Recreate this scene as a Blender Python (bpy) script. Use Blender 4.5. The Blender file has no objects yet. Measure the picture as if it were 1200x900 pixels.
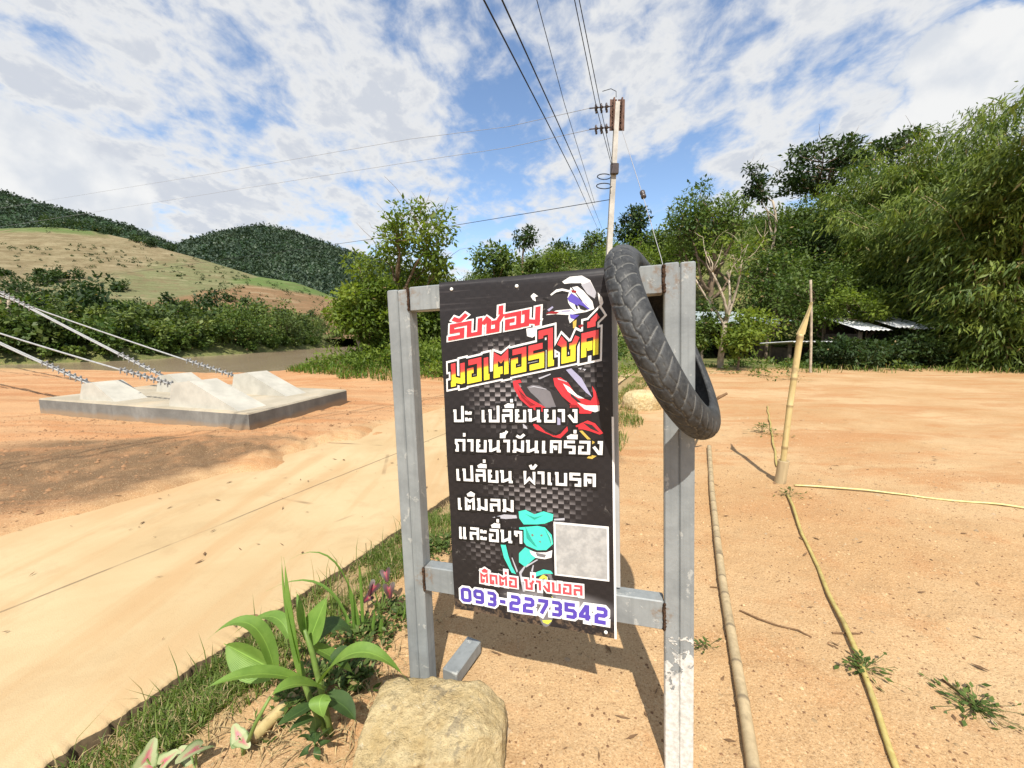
import bpy, math, random
import numpy as np
from mathutils import Vector, Matrix, Quaternion
R = math.radians
SC = bpy.context.scene
COL = SC.collection

# ------------------------------------------------------------------ camera
CAM_H, FPX = 1.25, 470.0
PITCH = math.atan(58 / FPX)
cam = bpy.data.objects.new('camera', bpy.data.cameras.new('camera'))
COL.objects.link(cam); SC.camera = cam
cam.location = (0, 0, CAM_H)
cam.rotation_euler = (math.pi / 2 - PITCH, 0, 0)
cam.data.sensor_width = 36; cam.data.lens = 36 * FPX / 1200
cam.data.clip_start = 0.02; cam.data.clip_end = 9000

# ------------------------------------------------------------------ sun, exposure
SUN_EL, SUN_DX = R(53), 0.05                      # the light travels towards (SUN_DX, 1)
hz = Vector((SUN_DX, 1, 0)).normalized()
sdir = Vector((hz.x * math.cos(SUN_EL), hz.y * math.cos(SUN_EL), -math.sin(SUN_EL)))
sl = bpy.data.lights.new('sun', 'SUN'); sl.energy = 5.0; sl.angle = R(0.53); sl.color = (1, .95, .86)
so = bpy.data.objects.new('sun', sl); COL.objects.link(so)
so.rotation_euler = sdir.to_track_quat('-Z', 'Y').to_euler(); so.location = (0, -20, 30)
SC.view_settings.view_transform = 'Standard'; SC.view_settings.look = 'None'
SC.view_settings.gamma = 1; SC.view_settings.exposure = 0.50
SC.cycles.max_bounces = 6; SC.cycles.transparent_max_bounces = 4

# ------------------------------------------------------------------ pixel helpers
cp, sp = math.cos(PITCH), math.sin(PITCH)
def ray(px, py):
    a, b = (px - 600) / FPX, (py - 450) / FPX
    return Vector((a, cp - b * sp, -sp - b * cp))
def P(px, py, Y):
    d = ray(px, py); return Vector((0, 0, CAM_H)) + d * (Y / d.y)
def G(px, py, z=0.0):
    d = ray(px, py); return Vector((0, 0, CAM_H)) + d * ((z - CAM_H) / d.z)

# ------------------------------------------------------------------ node helpers
class NT:
    def __init__(s, tree): s.t = tree; s.n = tree.nodes; s.l = tree.links
    def new(s, typ, **kw):
        n = s.n.new(typ)
        for k, v in kw.items(): setattr(n, k, v)
        return n
    def put(s, sock, v):
        if isinstance(v, bpy.types.NodeSocket): s.l.new(v, sock)
        elif v is not None:
            try: sock.default_value = v
            except Exception: sock.default_value = (*v, 1)
    def math(s, op, a, b=None, c=None, clamp=False):
        n = s.new('ShaderNodeMath', operation=op, use_clamp=clamp)
        s.put(n.inputs[0], a); s.put(n.inputs[1], b)
        if c is not None: s.put(n.inputs[2], c)
        return n.outputs[0]
    def vmath(s, op, a, b=None):
        n = s.new('ShaderNodeVectorMath', operation=op)
        s.put(n.inputs[0], a)
        if b is not None: s.put(n.inputs[1], b)
        return n.outputs['Value'] if op in ('DOT_PRODUCT', 'LENGTH', 'DISTANCE') else n.outputs['Vector']
    def noise(s, vec, scale, detail=4, rough=.55, dist=0.0, lac=2.0):
        n = s.new('ShaderNodeTexNoise'); s.put(n.inputs['Vector'], vec)
        for k, v in (('Scale', scale), ('Detail', detail), ('Roughness', rough), ('Distortion', dist), ('Lacunarity', lac)):
            n.inputs[k].default_value = v
        return n.outputs['Fac']
    def voro(s, vec, scale, feature='F1', rnd=1.0):
        n = s.new('ShaderNodeTexVoronoi', feature=feature); s.put(n.inputs['Vector'], vec)
        n.inputs['Scale'].default_value = scale; n.inputs['Randomness'].default_value = rnd
        return n
    def ramp(s, fac, stops, interp='LINEAR'):
        n = s.new('ShaderNodeValToRGB'); n.color_ramp.interpolation = interp
        e = n.color_ramp.elements
        while len(e) < len(stops): e.new(.5)
        for el, (p, c) in zip(e, stops):
            el.position = p
            el.color = (c, c, c, 1) if isinstance(c, (int, float)) else (*c, 1)
        s.put(n.inputs[0], fac); return n.outputs[0]
    def range(s, v, a, b, c=0.0, d=1.0, smooth=True):
        n = s.new('ShaderNodeMapRange'); n.interpolation_type = 'SMOOTHSTEP' if smooth else 'LINEAR'
        s.put(n.inputs[0], v)
        for i, x in enumerate((a, b, c, d)): s.put(n.inputs[i + 1], x)
        return n.outputs[0]
    def mix(s, f, a, b, typ='MIX'):
        n = s.new('ShaderNodeMix', data_type='RGBA', blend_type=typ)
        s.put(n.inputs[0], f)
        for i, v in ((6, a), (7, b)):
            if isinstance(v, bpy.types.NodeSocket): s.l.new(v, n.inputs[i])
            elif isinstance(v, (int, float)): n.inputs[i].default_value = (v, v, v, 1)
            else: n.inputs[i].default_value = (*v, 1)
        return n.outputs[2]
    def bump(s, h, strength=.5, dist=.01):
        n = s.new('ShaderNodeBump'); n.inputs['Strength'].default_value = strength; n.inputs['Distance'].default_value = dist
        s.put(n.inputs['Height'], h); return n.outputs[0]

def material(name, fn):
    m = bpy.data.materials.new(name); m.use_nodes = True
    t = NT(m.node_tree); b = t.n['Principled BSDF']
    fn(t, b); return m
def geo_pos(t): return t.new('ShaderNodeNewGeometry').outputs['Position']
def obj_pos(t): return t.new('ShaderNodeTexCoord').outputs['Object']

# ------------------------------------------------------------------ world: sky with clouds
w = bpy.data.worlds.new('World'); SC.world = w; w.use_nodes = True
t = NT(w.node_tree); t.n.clear()
out = t.new('ShaderNodeOutputWorld'); sky = t.new('ShaderNodeTexSky', sky_type='NISHITA')
sky.sun_disc = False; sky.sun_elevation = SUN_EL; sky.sun_rotation = math.pi + SUN_DX
sky.air_density = 1.0; sky.dust_density = .4; sky.ozone_density = 2.2
bg1 = t.new('ShaderNodeBackground'); bg1.inputs[1].default_value = .145; t.l.new(sky.outputs[0], bg1.inputs[0])
d = t.vmath('NORMALIZE', t.new('ShaderNodeTexCoord').outputs['Generated'])
sx = t.new('ShaderNodeSeparateXYZ'); t.l.new(d, sx.inputs[0])
zc = t.math('ADD', t.math('MAXIMUM', sx.outputs[2], 0), .24)
cv = t.new('ShaderNodeCombineXYZ')
t.l.new(t.math('DIVIDE', sx.outputs[0], zc), cv.inputs[0]); t.l.new(t.math('DIVIDE', sx.outputs[1], zc), cv.inputs[1])
cv.inputs[2].default_value = 3.7
# streaky cloud sheets: the layer is stretched a little along one heading
mp = t.new('ShaderNodeMapping'); mp.inputs['Rotation'].default_value = (0, 0, R(35)); mp.inputs['Scale'].default_value = (1.1, .9, 1)
t.l.new(cv.outputs[0], mp.inputs[0])
big = t.noise(mp.outputs[0], 2.4, 3, .5, .2); fine = t.noise(mp.outputs[0], 7.5, 9, .57, .3); wisp = t.noise(mp.outputs[0], 24, 6, .6, .2)
cov = t.math('ADD', t.math('MULTIPLY', big, .36), t.math('MULTIPLY', fine, .64))
cov = t.math('ADD', cov, t.math('MULTIPLY_ADD', wisp, .16, -.08))
def sky_blob(cov, px, py, rad_deg, amt):
    v = ray(px, py).normalized(); c = math.cos(R(rad_deg))
    k = t.range(t.vmath('DOT_PRODUCT', d, tuple(v)), c, 1.0)
    return t.math('MULTIPLY_ADD', k, amt, cov)
for a in ((570, 40, 9, -.035), (600, 150, 9, -.05), (560, 265, 9, -.07), (775, 235, 9, -.15), (195, 60, 11, -.08), (60, 20, 9, .04),
          (200, 175, 14, .06), (30, 220, 7, .08), (860, 100, 22, .05), (420, 150, 14, .03), (330, 240, 9, .05), (1050, 60, 16, .02), (960, 90, 7, -.07), (1090, 20, 7, -.06), (840, 30, 6, -.05), (110, 160, 14, .05), (720, 310, 9, -.1), (440, 60, 12, .02)):
    cov = sky_blob(cov, *a)
mask = t.range(cov, .375, .60)
thick = t.range(cov, .50, .70)
shade = t.noise(mp.outputs[0], 5.5, 7, .62, .3)
cc = t.mix(t.range(t.math('MULTIPLY', thick, shade), .16, .5), (.98, .99, 1.0), (.77, .81, .885))
# puffy bright cumulus low in the sky, right and left
cu = t.noise(d, 6.5, 8, .58, .3)
cum = None
for px, py, rad in ((1190, 160, 15), (1110, 170, 9), (50, 240, 11), (5, 205, 9)):
    v = ray(px, py).normalized()
    k = t.range(t.vmath('DOT_PRODUCT', d, tuple(v)), math.cos(R(rad)), math.cos(R(rad * .1)))
    cum = k if cum is None else t.math('MAXIMUM', cum, k)
cumk = t.math('MULTIPLY', t.range(t.math('MULTIPLY_ADD', cu, 2.6, cum), 1.70, 1.98), t.range(cum, .02, .3))
cc = t.mix(cumk, cc, t.mix(t.range(t.noise(d, 14, 5, .5), .35, .65), (.84, .88, .94), (1.08, 1.08, 1.07)))
mask = t.math('MAXIMUM', mask, cumk)
bg2 = t.new('ShaderNodeBackground'); t.l.new(cc, bg2.inputs[0]); bg2.inputs[1].default_value = .605
mx = t.new('ShaderNodeMixShader'); t.l.new(t.math('MULTIPLY', mask, .97), mx.inputs[0])
t.l.new(bg1.outputs[0], mx.inputs[1]); t.l.new(bg2.outputs[0], mx.inputs[2]); t.l.new(mx.outputs[0], out.inputs[0])

# ------------------------------------------------------------------ mesh helpers
class MB:
    def __init__(s): s.v = []; s.f = []
    def add(s, v, f):
        o = len(s.v); s.v += [tuple(p) for p in v]; s.f += [tuple(i + o for i in q) for q in f]
    def box(s, c, d, M=None, bev=0.0):
        x, y, z = (q / 2 for q in d)
        if bev:
            b = bev; V = []; 
            pts = [(-x + b, -y), (x - b, -y), (x, -y + b), (x, y - b), (x - b, y), (-x + b, y), (-x, y - b), (-x, -y + b)]
            F = []
            for lz, ins in ((-z, b), (-z + b, 0), (z - b, 0), (z, b)):
                for (a, e) in pts:
                    V.append((a * (1 - ins / max(x, 1e-6)), e * (1 - ins / max(y, 1e-6)), lz))
            for L in range(3):
                for i in range(8):
                    j = (i + 1) % 8; F.append((L * 8 + i, L * 8 + j, L * 8 + 8 + j, L * 8 + 8 + i))
            F.append(tuple(range(7, -1, -1))); F.append(tuple(range(24, 32)))
        else:
            V = [(-x, -y, -z), (x, -y, -z), (x, y, -z), (-x, y, -z), (-x, -y, z), (x, -y, z), (x, y, z), (-x, y, z)]
            F = [(0, 3, 2, 1), (4, 5, 6, 7), (0, 1, 5, 4), (1, 2, 6, 5), (2, 3, 7, 6), (3, 0, 4, 7)]
        V = [Vector(p) for p in V]
        if M is not None: V = [M @ p for p in V]
        c = Vector(c); s.add([p + c for p in V], F); return s
    def tube(s, pts, rad, n=8, cap=True):
        pts = [Vector(p) for p in pts]
        if not hasattr(rad, '__len__'): rad = [rad] * len(pts)
        up = None; V = []; F = []
        for i, p in enumerate(pts):
            tg = (pts[min(i + 1, len(pts) - 1)] - pts[max(i - 1, 0)])
            if tg.length < 1e-9: tg = Vector((0, 0, 1))
            tg.normalize()
            if up is None: up = tg.orthogonal().normalized()
            up = (up - tg * up.dot(tg)).normalized(); bn = tg.cross(up)
            for k in range(n):
                a = 2 * math.pi * k / n
                V.append(p + (up * math.cos(a) + bn * math.sin(a)) * rad[i])
        for i in range(len(pts) - 1):
            for k in range(n):
                j = (k + 1) % n; F.append((i * n + k, i * n + j, (i + 1) * n + j, (i + 1) * n + k))
        if cap:
            F.append(tuple(range(n - 1, -1, -1))); F.append(tuple(range((len(pts) - 1) * n, len(pts) * n)))
        s.add(V, F); return s
    def prism(s, poly, h, M):
        # poly: 2-D outline, extruded 0..h along local z, then M
        n = len(poly); V = [M @ Vector((a, b, 0)) for a, b in poly] + [M @ Vector((a, b, h)) for a, b in poly]
        F = [tuple(range(n - 1, -1, -1)), tuple(range(n, 2 * n))] + [(i, (i + 1) % n, n + (i + 1) % n, n + i) for i in range(n)]
        s.add(V, F); return s
    def build(s, name, mat, parent=None, smooth=False):
        if isinstance(mat, list):                    # faces carry their own ink: s.mi holds one slot number per face
            o = MB.build(s, name, None, parent, smooth)
            for q in mat: o.data.materials.append(q)
            o.data.polygons.foreach_set('material_index', np.array(s.mi, dtype=np.int32)); return o
        me = bpy.data.meshes.new(name); me.from_pydata(s.v, [], s.f); me.update()
        return link(name, me, mat, parent, smooth)
def link(name, me, mat, parent=None, smooth=False):
    if mat is not None: me.materials.append(mat)
    if smooth: me.polygons.foreach_set('use_smooth', [True] * len(me.polygons))
    o = bpy.data.objects.new(name, me); COL.objects.link(o)
    if parent is not None: o.parent = parent
    return o
def np_mesh(name, V, quads, mat, parent=None, smooth=False, tint=None):
    V = np.asarray(V, dtype=np.float32); quads = np.asarray(quads, dtype=np.int32)
    me = bpy.data.meshes.new(name); k = quads.shape[1]
    me.vertices.add(len(V)); me.vertices.foreach_set('co', V.ravel())
    me.loops.add(quads.size); me.loops.foreach_set('vertex_index', quads.ravel())
    me.polygons.add(len(quads)); me.polygons.foreach_set('loop_start', np.arange(0, quads.size, k, dtype=np.int32))
    me.polygons.foreach_set('loop_total', np.full(len(quads), k, dtype=np.int32))
    me.update(calc_edges=True)
    if tint is not None:
        a = me.attributes.new('tint', 'FLOAT', 'POINT'); a.data.foreach_set('value', np.asarray(tint, dtype=np.float32))
    return link(name, me, mat, parent, smooth)
def tag(o, label=None, cat=None, group=None, kind=None):
    if label: o['label'] = label
    if cat: o['category'] = cat
    if group: o['group'] = group
    if kind: o['kind'] = kind
    return o
def empty(name, loc=(0, 0, 0), rz=0, label=None, cat=None, group=None):
    o = bpy.data.objects.new(name, None); COL.objects.link(o); o.empty_display_size = .2
    o.location = loc; o.rotation_euler = (0, 0, rz)
    return tag(o, label, cat, group)
def dup(o, loc=None, rz=None, sc=None, label=None, parent=None):
    c = o.copy(); COL.objects.link(c)
    if parent is not None: c.parent = parent
    if loc is not None: c.location = loc
    if rz is not None: c.rotation_euler = (0, 0, rz)
    if sc is not None: c.scale = sc if hasattr(sc, '__len__') else (sc, sc, sc)
    if label: c['label'] = label
    for ch in list(o.children): dup(ch, parent=c)
    return c
def fbm(x, y, seed=0, octs=4, rough=.5):
    # value noise in numpy
    def vn(x, y, s):
        xi = np.floor(x).astype(np.int64); yi = np.floor(y).astype(np.int64); fx = x - xi; fy = y - yi
        fx = fx * fx * (3 - 2 * fx); fy = fy * fy * (3 - 2 * fy)
        def h(a, b):
            n = (a * 374761393 + b * 668265263 + s * 1442695041) & 0x7fffffff
            n = ((n ^ (n >> 13)) * 1274126177) & 0x7fffffff
            return ((n ^ (n >> 16)) & 0xffff) / 65535.0
        return (h(xi, yi) * (1 - fx) + h(xi + 1, yi) * fx) * (1 - fy) + (h(xi, yi + 1) * (1 - fx) + h(xi + 1, yi + 1) * fx) * fy
    x = np.asarray(x, float); y = np.asarray(y, float)
    r = 0; a = 1; tot = 0
    for o in range(octs):
        r = r + a * vn(x * 2 ** o + 17.3 * o, y * 2 ** o - 9.1 * o, seed + o); tot += a; a *= rough
    return r / tot - .5
def sstep(a, b, x):
    t_ = np.clip((np.asarray(x, float) - a) / (b - a), 0, 1); return t_ * t_ * (3 - 2 * t_)
# ------------------------------------------------------------------ terrain
RA = G(60, 895); RB = G(500, 600)
RE = Vector((RB.x - RA.x, RB.y - RA.y, 0)).normalized(); RN = Vector((RE.y, -RE.x, 0))
def rs(p): return (p - RA).dot(RN)
RW = -(rs(G(0, 628)) + rs(G(420, 506))) / 2
def st(x, y): return (x - RA.x) * RN.x + (y - RA.y) * RN.y, (x - RA.x) * RE.x + (y - RA.y) * RE.y
YE = ([-300, -80, -19, -12, -6.8, -5.8, -4.2, -1, 5, 15, 500], [40, 20, 15, 13, 11.8, 13.2, 19, 34, 80, 300, 800])
XR = ([0, 30, 37, 64, 110, 300, 900], [-8, -14, -20, -27, -30, -40, -40])
XF = ([0, 30, 46, 57, 80, 111, 300, 900], [-205, -104, -72, -57, -53, -54, -64, -64])
def th(x, y, near=True):
    x = np.asarray(x, float); y = np.asarray(y, float)
    s, t_ = st(x, y)
    far = np.interp(y, *XF) - x
    drop = sstep(0, 9, y - np.interp(x, *YE)) * (1 - sstep(0, 7, x - np.interp(y, *XR))) * (1 - sstep(-2, 6, far))
    h = -3.6 * drop
    up = np.clip(far, 0, 400) * sstep(20, 45, y)
    h = h + np.where(far > 0, .8 * sstep(0, 6, far) + .045 * up, 0) * sstep(20, 45, y)
    # grassy mound on the river bank behind the road
    h = h + .75 * np.exp(-(((x + 3.2) / 3.0) ** 2 + ((y - 13.2) / 2.4) ** 2))
    # hillside on the right
    top = np.interp(x, [-16, -8, -3.4, 4.3, 10, 15, 26, 60, 200], [0, 3.4, 7.6, 9.8, 11.2, 12.8, 15.2, 21, 30])
    y0 = np.interp(x, [-10, 2, 8, 14, 20, 60], [30, 24, 22, 22, 17, 16])
    q = np.clip((y - y0) * .85, 0, 1e3)
    h = h + top * (1 - np.exp(-(q / np.maximum(top, .1)) ** 1.4)) * sstep(-16, -4, x) + sstep(y0 + 0, y0 + 5, y) * fbm(x / 3, y / 3, 5) * 1.1 * sstep(-10, 0, x)
    if near:
        inroad = sstep(.02, -.04, s) * sstep(-RW - .05, -RW + .12, s)
        edge = fbm(x * 1.6, y * 1.6, 11, 5) * .9
        left = sstep(-RW + .55 + edge, -RW - .35 + edge, s)
        h = h - .07 * inroad * (1 - left) + left * (.035 + .05 * fbm(x * 1.3, y * 1.3, 3, 4) + .07 * fbm(x * .9 + y * 2.2, y * 4.5 - x * .6, 13, 4)) * sstep(16, 12, y)
        # churned earth between the road and the slab, and small relief everywhere
        ch = np.exp(-(((x + 2.6) / 1.5) ** 2 + ((y - 4.5) / 1.1) ** 2))
        h = h + ch * (.10 * np.abs(fbm(x * 3, y * 3, 21, 4)) * 2 + .02)
        r = np.hypot(x, y)
        h = h + (1 - inroad) * (.035 * fbm(x * .8, y * .8, 7, 3) + .022 * fbm(x * 5, y * 5, 8, 4) + .022 * np.minimum(0, fbm(x * 2.6 + 40, y * 1.1, 17, 2) + .12) + .006 * fbm(x * 22, y * 22, 9, 3) * sstep(8, 3, r)) * sstep(60, 20, r)
        verge = sstep(-.02, .06, s) * sstep(.55, .3, s)
        h = h - .038 * sstep(-.13, -.09, s) * sstep(.30, .06, s) * sstep(14, 9, y) + .03 * verge * fbm(x * 6, y * 6, 31, 3)
        # crumbly earth around the plant and the boulder
        h = h + .05 * np.exp(-(((x + .30) / .25) ** 2 + ((y - 1.02) / .18) ** 2)) * (1 + 1.5 * fbm(x * 14, y * 14, 33, 4))
    return h
def zat(x, y): return float(th(np.array([x]), np.array([y]))[0])
ang = np.concatenate([np.linspace(-180, -66, 60, endpoint=False), np.linspace(-66, 66, 620, endpoint=False), np.linspace(66, 180, 60, endpoint=False)])
rad = np.concatenate([np.geomspace(.25, 45, 400, endpoint=False), np.geomspace(45, 7000, 70)])
A_, R_ = np.meshgrid(np.radians(ang), rad); X_ = R_ * np.sin(A_); Y_ = R_ * np.cos(A_)
Z_ = th(X_, Y_); na, nr = len(ang), len(rad)
V = np.stack([X_, Y_, Z_], -1).reshape(-1, 3)
V = np.vstack([V, [[0, 0, float(th(np.array([0.]), np.array([0.]))[0])]]])
ii, jj = np.meshgrid(np.arange(nr - 1), np.arange(na), indexing='ij'); j2 = (jj + 1) % na
Q = np.stack([ii * na + jj, (ii + 1) * na + jj, (ii + 1) * na + j2, ii * na + j2], -1).reshape(-1, 4)
c0 = nr * na; cap = np.stack([np.full(na // 2, c0), np.arange(0, na, 2), np.arange(1, na, 2), (np.arange(2, na + 2, 2)) % na], -1)

def ground_mat(t, b):
    p = geo_pos(t)
    s_ = t.math('SUBTRACT', t.vmath('DOT_PRODUCT', p, tuple(RN)), RA.dot(RN))
    t_ = t.math('SUBTRACT', t.vmath('DOT_PRODUCT', p, tuple(RE)), RA.dot(RE))
    xyz = t.new('ShaderNodeSeparateXYZ'); t.l.new(p, xyz.inputs[0])
    n1 = t.noise(p, .55, 6, .6, .3); n2 = t.noise(p, 3.2, 6, .65, .2); n3 = t.noise(p, 28, 5, .7); n4 = t.noise(p, 140, 3, .7)
    col = t.mix(t.range(n1, .36, .66), SAND_A, SAND_B)
    # streaks left by raking and tyres, running across the lot
    mp = t.new('ShaderNodeMapping'); mp.inputs['Scale'].default_value = (.35, 1.5, 1); mp.inputs['Rotation'].default_value = (0, 0, R(8)); t.l.new(p, mp.inputs[0])
    st_ = t.noise(mp.outputs[0], 1.1, 7, .66, .6)
    redm = t.math('MULTIPLY', t.range(st_, .47, .62), t.range(xyz.outputs[1], 1.2, 4))
    col = t.mix(t.math('MULTIPLY', redm, .75), col, SAND_RED)
    col = t.mix(t.math('MULTIPLY', t.range(n2, .50, .70), .5), col, SAND_RED)
    # the left bank: redder earth, then a dark damp patch beside the road
    wob = t.math('MULTIPLY_ADD', n1, 1.3, -.65)
    sl = t.math('ADD', s_, wob)
    leftm = t.range(sl, -RW + .15, -RW - .35)
    leftm = t.math('MULTIPLY', leftm, t.range(xyz.outputs[1], 16, 12))
    col = t.mix(leftm, col, t.mix(t.range(st_, .40, .62), EARTH_A, EARTH_B))
    v = G(60, 560); mpd = t.new('ShaderNodeMapping', vector_type='TEXTURE'); mpd.inputs['Location'].default_value = (v.x - .45, v.y + .0, 0)
    mpd.inputs['Rotation'].default_value = (0, 0, R(12)); mpd.inputs['Scale'].default_value = (2.7, 1.15, 50); t.l.new(p, mpd.inputs[0])
    dl = t.vmath('LENGTH', mpd.outputs[0])
    dk = t.range(t.math('ADD', dl, t.math('MULTIPLY_ADD', st_, 1.5, -.75)), 1.12, .72)
    dk = t.math('MULTIPLY', dk, t.range(sl, -RW + .1, -RW - .2))
    col = t.mix(t.math('MULTIPLY', dk, t.range(n2, .30, .55, .55, 1)), col, EARTH_DARK)
    # hillside and far land: grass and dry brush over earth
    grass = t.mix(t.range(t.noise(p, .9, 6, .65), .35, .65), (.045, .075, .018), (.13, .15, .045))
    veg = t.math('MAXIMUM', t.range(xyz.outputs[1], 13.6, 16), t.range(xyz.outputs[2], .16, .4))
    veg = t.math('MULTIPLY', veg, t.range(t.math('ADD', n2, t.math('MULTIPLY', n1, .8)), .64, .84))
    vg2 = t.math('MULTIPLY', t.range(xyz.outputs[1], 17, 22), t.range(t.noise(p, .35, 5, .6), .62, .46))
    col = t.mix(t.math('MAXIMUM', veg, t.math('MULTIPLY', vg2, t.range(n2, .3, .5))), col, grass)
    col = t.mix(t.math('MULTIPLY', t.range(xyz.outputs[1], 45, 60), .9), col, grass)
    # verge soil and the dark line along the slab
    ver = t.math('MULTIPLY', t.range(s_, -.01, .02), t.range(t.math('ADD', s_, t.math('MULTIPLY_ADD', n2, .5, -.25)), .42, .22))
    col = t.mix(t.math('MULTIPLY', t.range(t.math('ABSOLUTE', t.math('SUBTRACT', s_, .012)), .03, .008), .75), col, (.10, .07, .035))  # soil crack by the road edge, its shade painted into the colour
    col = t.mix(t.math('MULTIPLY', ver, .8), col, t.mix(n3, (.16, .12, .055), (.34, .27, .13)))
    # grit
    col = t.mix(t.math('MULTIPLY', t.range(n3, .53, .70), .55), col, t.mix(.5, col, (.20, .10, .045)))
    col = t.mix(t.math('MULTIPLY', t.range(n4, .55, .66), .6), col, (.58, .43, .26))
    col = t.mix(t.math('MULTIPLY', t.range(n4, .45, .36), .65), col, (.20, .115, .055))
    t.l.new(col, b.inputs['Base Color']); b.inputs['Roughness'].default_value = .95; b.inputs['Specular IOR Level'].default_value = .15
    hgt = t.math('ADD', t.math('MULTIPLY', n3, .55), t.math('MULTIPLY', n4, .35))
    hgt = t.math('ADD', hgt, t.math('MULTIPLY', st_, 1.2))
    t.l.new(t.bump(hgt, .9, .012), b.inputs['Normal'])
SAND_A = (.405, .245, .115); SAND_B = (.475, .325, .175); SAND_RED = (.38, .185, .075)
EARTH_A = (.43, .25, .125); EARTH_B = (.37, .175, .075); EARTH_DARK = (.135, .082, .043)
M_ground = material('ground', ground_mat)
V_, Q_ = V, np.vstack([Q, cap])
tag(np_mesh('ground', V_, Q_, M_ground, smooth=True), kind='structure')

# ------------------------------------------------------------------ road: a thin worn concrete slab with a chipped edge
def road_mat(t, b):
    p = geo_pos(t)
    s_ = t.math('SUBTRACT', t.vmath('DOT_PRODUCT', p, tuple(RN)), RA.dot(RN))
    n1 = t.noise(p, .9, 6, .6, .4); n3 = t.noise(p, 35, 5, .7); n4 = t.noise(p, 220, 2, .7)
    col = t.mix(t.range(n1, .35, .65), (.415, .30, .16), (.475, .36, .205))
    col = t.mix(t.math('MULTIPLY', t.range(t.noise(p, 2.6, 7, .68, .4), .50, .64), .24), col, (.30, .20, .10))
    cr = t.new('ShaderNodeTexVoronoi', feature='DISTANCE_TO_EDGE'); cr.inputs['Scale'].default_value = .55; t.l.new(t.vmath('ADD', p, t.mix(.12, (0, 0, 0), t.new('ShaderNodeTexNoise').outputs['Color'])), cr.inputs['Vector'])
    col = t.mix(t.math('MULTIPLY', t.range(cr.outputs['Distance'], .010, .003), t.range(t.noise(p, .7, 3, .6), .50, .58)), col, (.16, .11, .06))
    # a film of red dust along the wheel tracks and the far side
    mp = t.new('ShaderNodeMapping'); mp.inputs['Rotation'].default_value = (0, 0, math.atan2(RE.x, RE.y)); mp.inputs['Scale'].default_value = (2.2, .28, 1); t.l.new(p, mp.inputs[0])
    tr = t.noise(mp.outputs[0], 1.3, 6, .6, .3)
    col = t.mix(t.math('MULTIPLY', t.range(tr, .46, .66), .55), col, (.40, .245, .115))
    col = t.mix(t.math('MULTIPLY', t.range(t.math('ADD', s_, t.math('MULTIPLY', n1, .8)), -RW + 1.0, -RW + .3), .45), col, (.45, .29, .15))
    # construction joint down the middle: a wandering dark line, partly filled
    jl = t.math('ABSOLUTE', t.math('ADD', t.math('SUBTRACT', s_, JOINT), t.math('MULTIPLY_ADD', t.noise(p, 1.1, 4, .6), .05, -.025)))
    jm = t.math('MULTIPLY', t.range(jl, .011, .004), t.range(t.noise(p, 1.7, 4, .6), .40, .52, .25, 1))
    col = t.mix(t.math('MULTIPLY', jm, .7), col, (.14, .10, .06))
    col = t.mix(t.math('MULTIPLY', t.range(n4, .58, .7), .35), col, (.28, .20, .11))
    col = t.mix(t.math('MULTIPLY', t.range(n3, .6, .74), .3), col, (.33, .23, .12))
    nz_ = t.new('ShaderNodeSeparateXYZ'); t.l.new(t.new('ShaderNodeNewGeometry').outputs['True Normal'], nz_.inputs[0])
    col = t.mix(t.range(nz_.outputs[2], .8, .4), col, t.mix(n3, (.035, .025, .015), (.14, .10, .055)))  # slab sides darkened: dirt, plus painted shade of the edge crack
    t.l.new(col, b.inputs['Base Color']); b.inputs['Roughness'].default_value = .92; b.inputs['Specular IOR Level'].default_value = .2
    h = t.math('ADD', t.math('MULTIPLY', n3, .3), t.math('MULTIPLY', n4, .3)); h = t.math('SUBTRACT', h, t.math('MULTIPLY', jm, 1.2))
    t.l.new(t.bump(h, .6, .006), b.inputs['Normal'])
JOINT = (rs(G(60, 690)) + rs(G(352, 579))) / 2
M_road = material('road', road_mat)
tt = np.concatenate([np.linspace(-4, -.6, 120, endpoint=False), np.linspace(-.6, 4, 1300, endpoint=False), np.linspace(4, 15.5, 400)]); ss = np.concatenate([[.0, .0], np.linspace(-.015, -RW - .5, 26)])
T_, S_ = np.meshgrid(tt, np.arange(len(ss)), indexing='ij'); Sv = ss[S_]
chip = -.05 * np.abs(fbm(tt * 2.3, tt * 0 + 4, 41, 3)) - .055 * np.abs(fbm(tt * 11, tt * 0 + 9, 42, 5, .7)) - .004
Sv = Sv + np.where(S_ < 3, chip[:, None], 0)
X_ = RA.x + RN.x * Sv + RE.x * T_; Y_ = RA.y + RN.y * Sv + RE.y * T_
Z_ = np.where(S_ == 0, -.12, 0.0) - np.where(S_ == 1, .008, 0) + .006 * fbm(X_ * 1.5, Y_ * 1.5, 44, 3) - .25 * sstep(12.5, 15, T_)
na_ = len(ss); ii, jj = np.meshgrid(np.arange(len(tt) - 1), np.arange(na_ - 1), indexing='ij')
Q = np.stack([ii * na_ + jj, (ii + 1) * na_ + jj, (ii + 1) * na_ + jj + 1, ii * na_ + jj + 1], -1).reshape(-1, 4)
tag(np_mesh('road', np.stack([X_, Y_, Z_], -1).reshape(-1, 3), Q, M_road, smooth=True), kind='structure')

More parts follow.
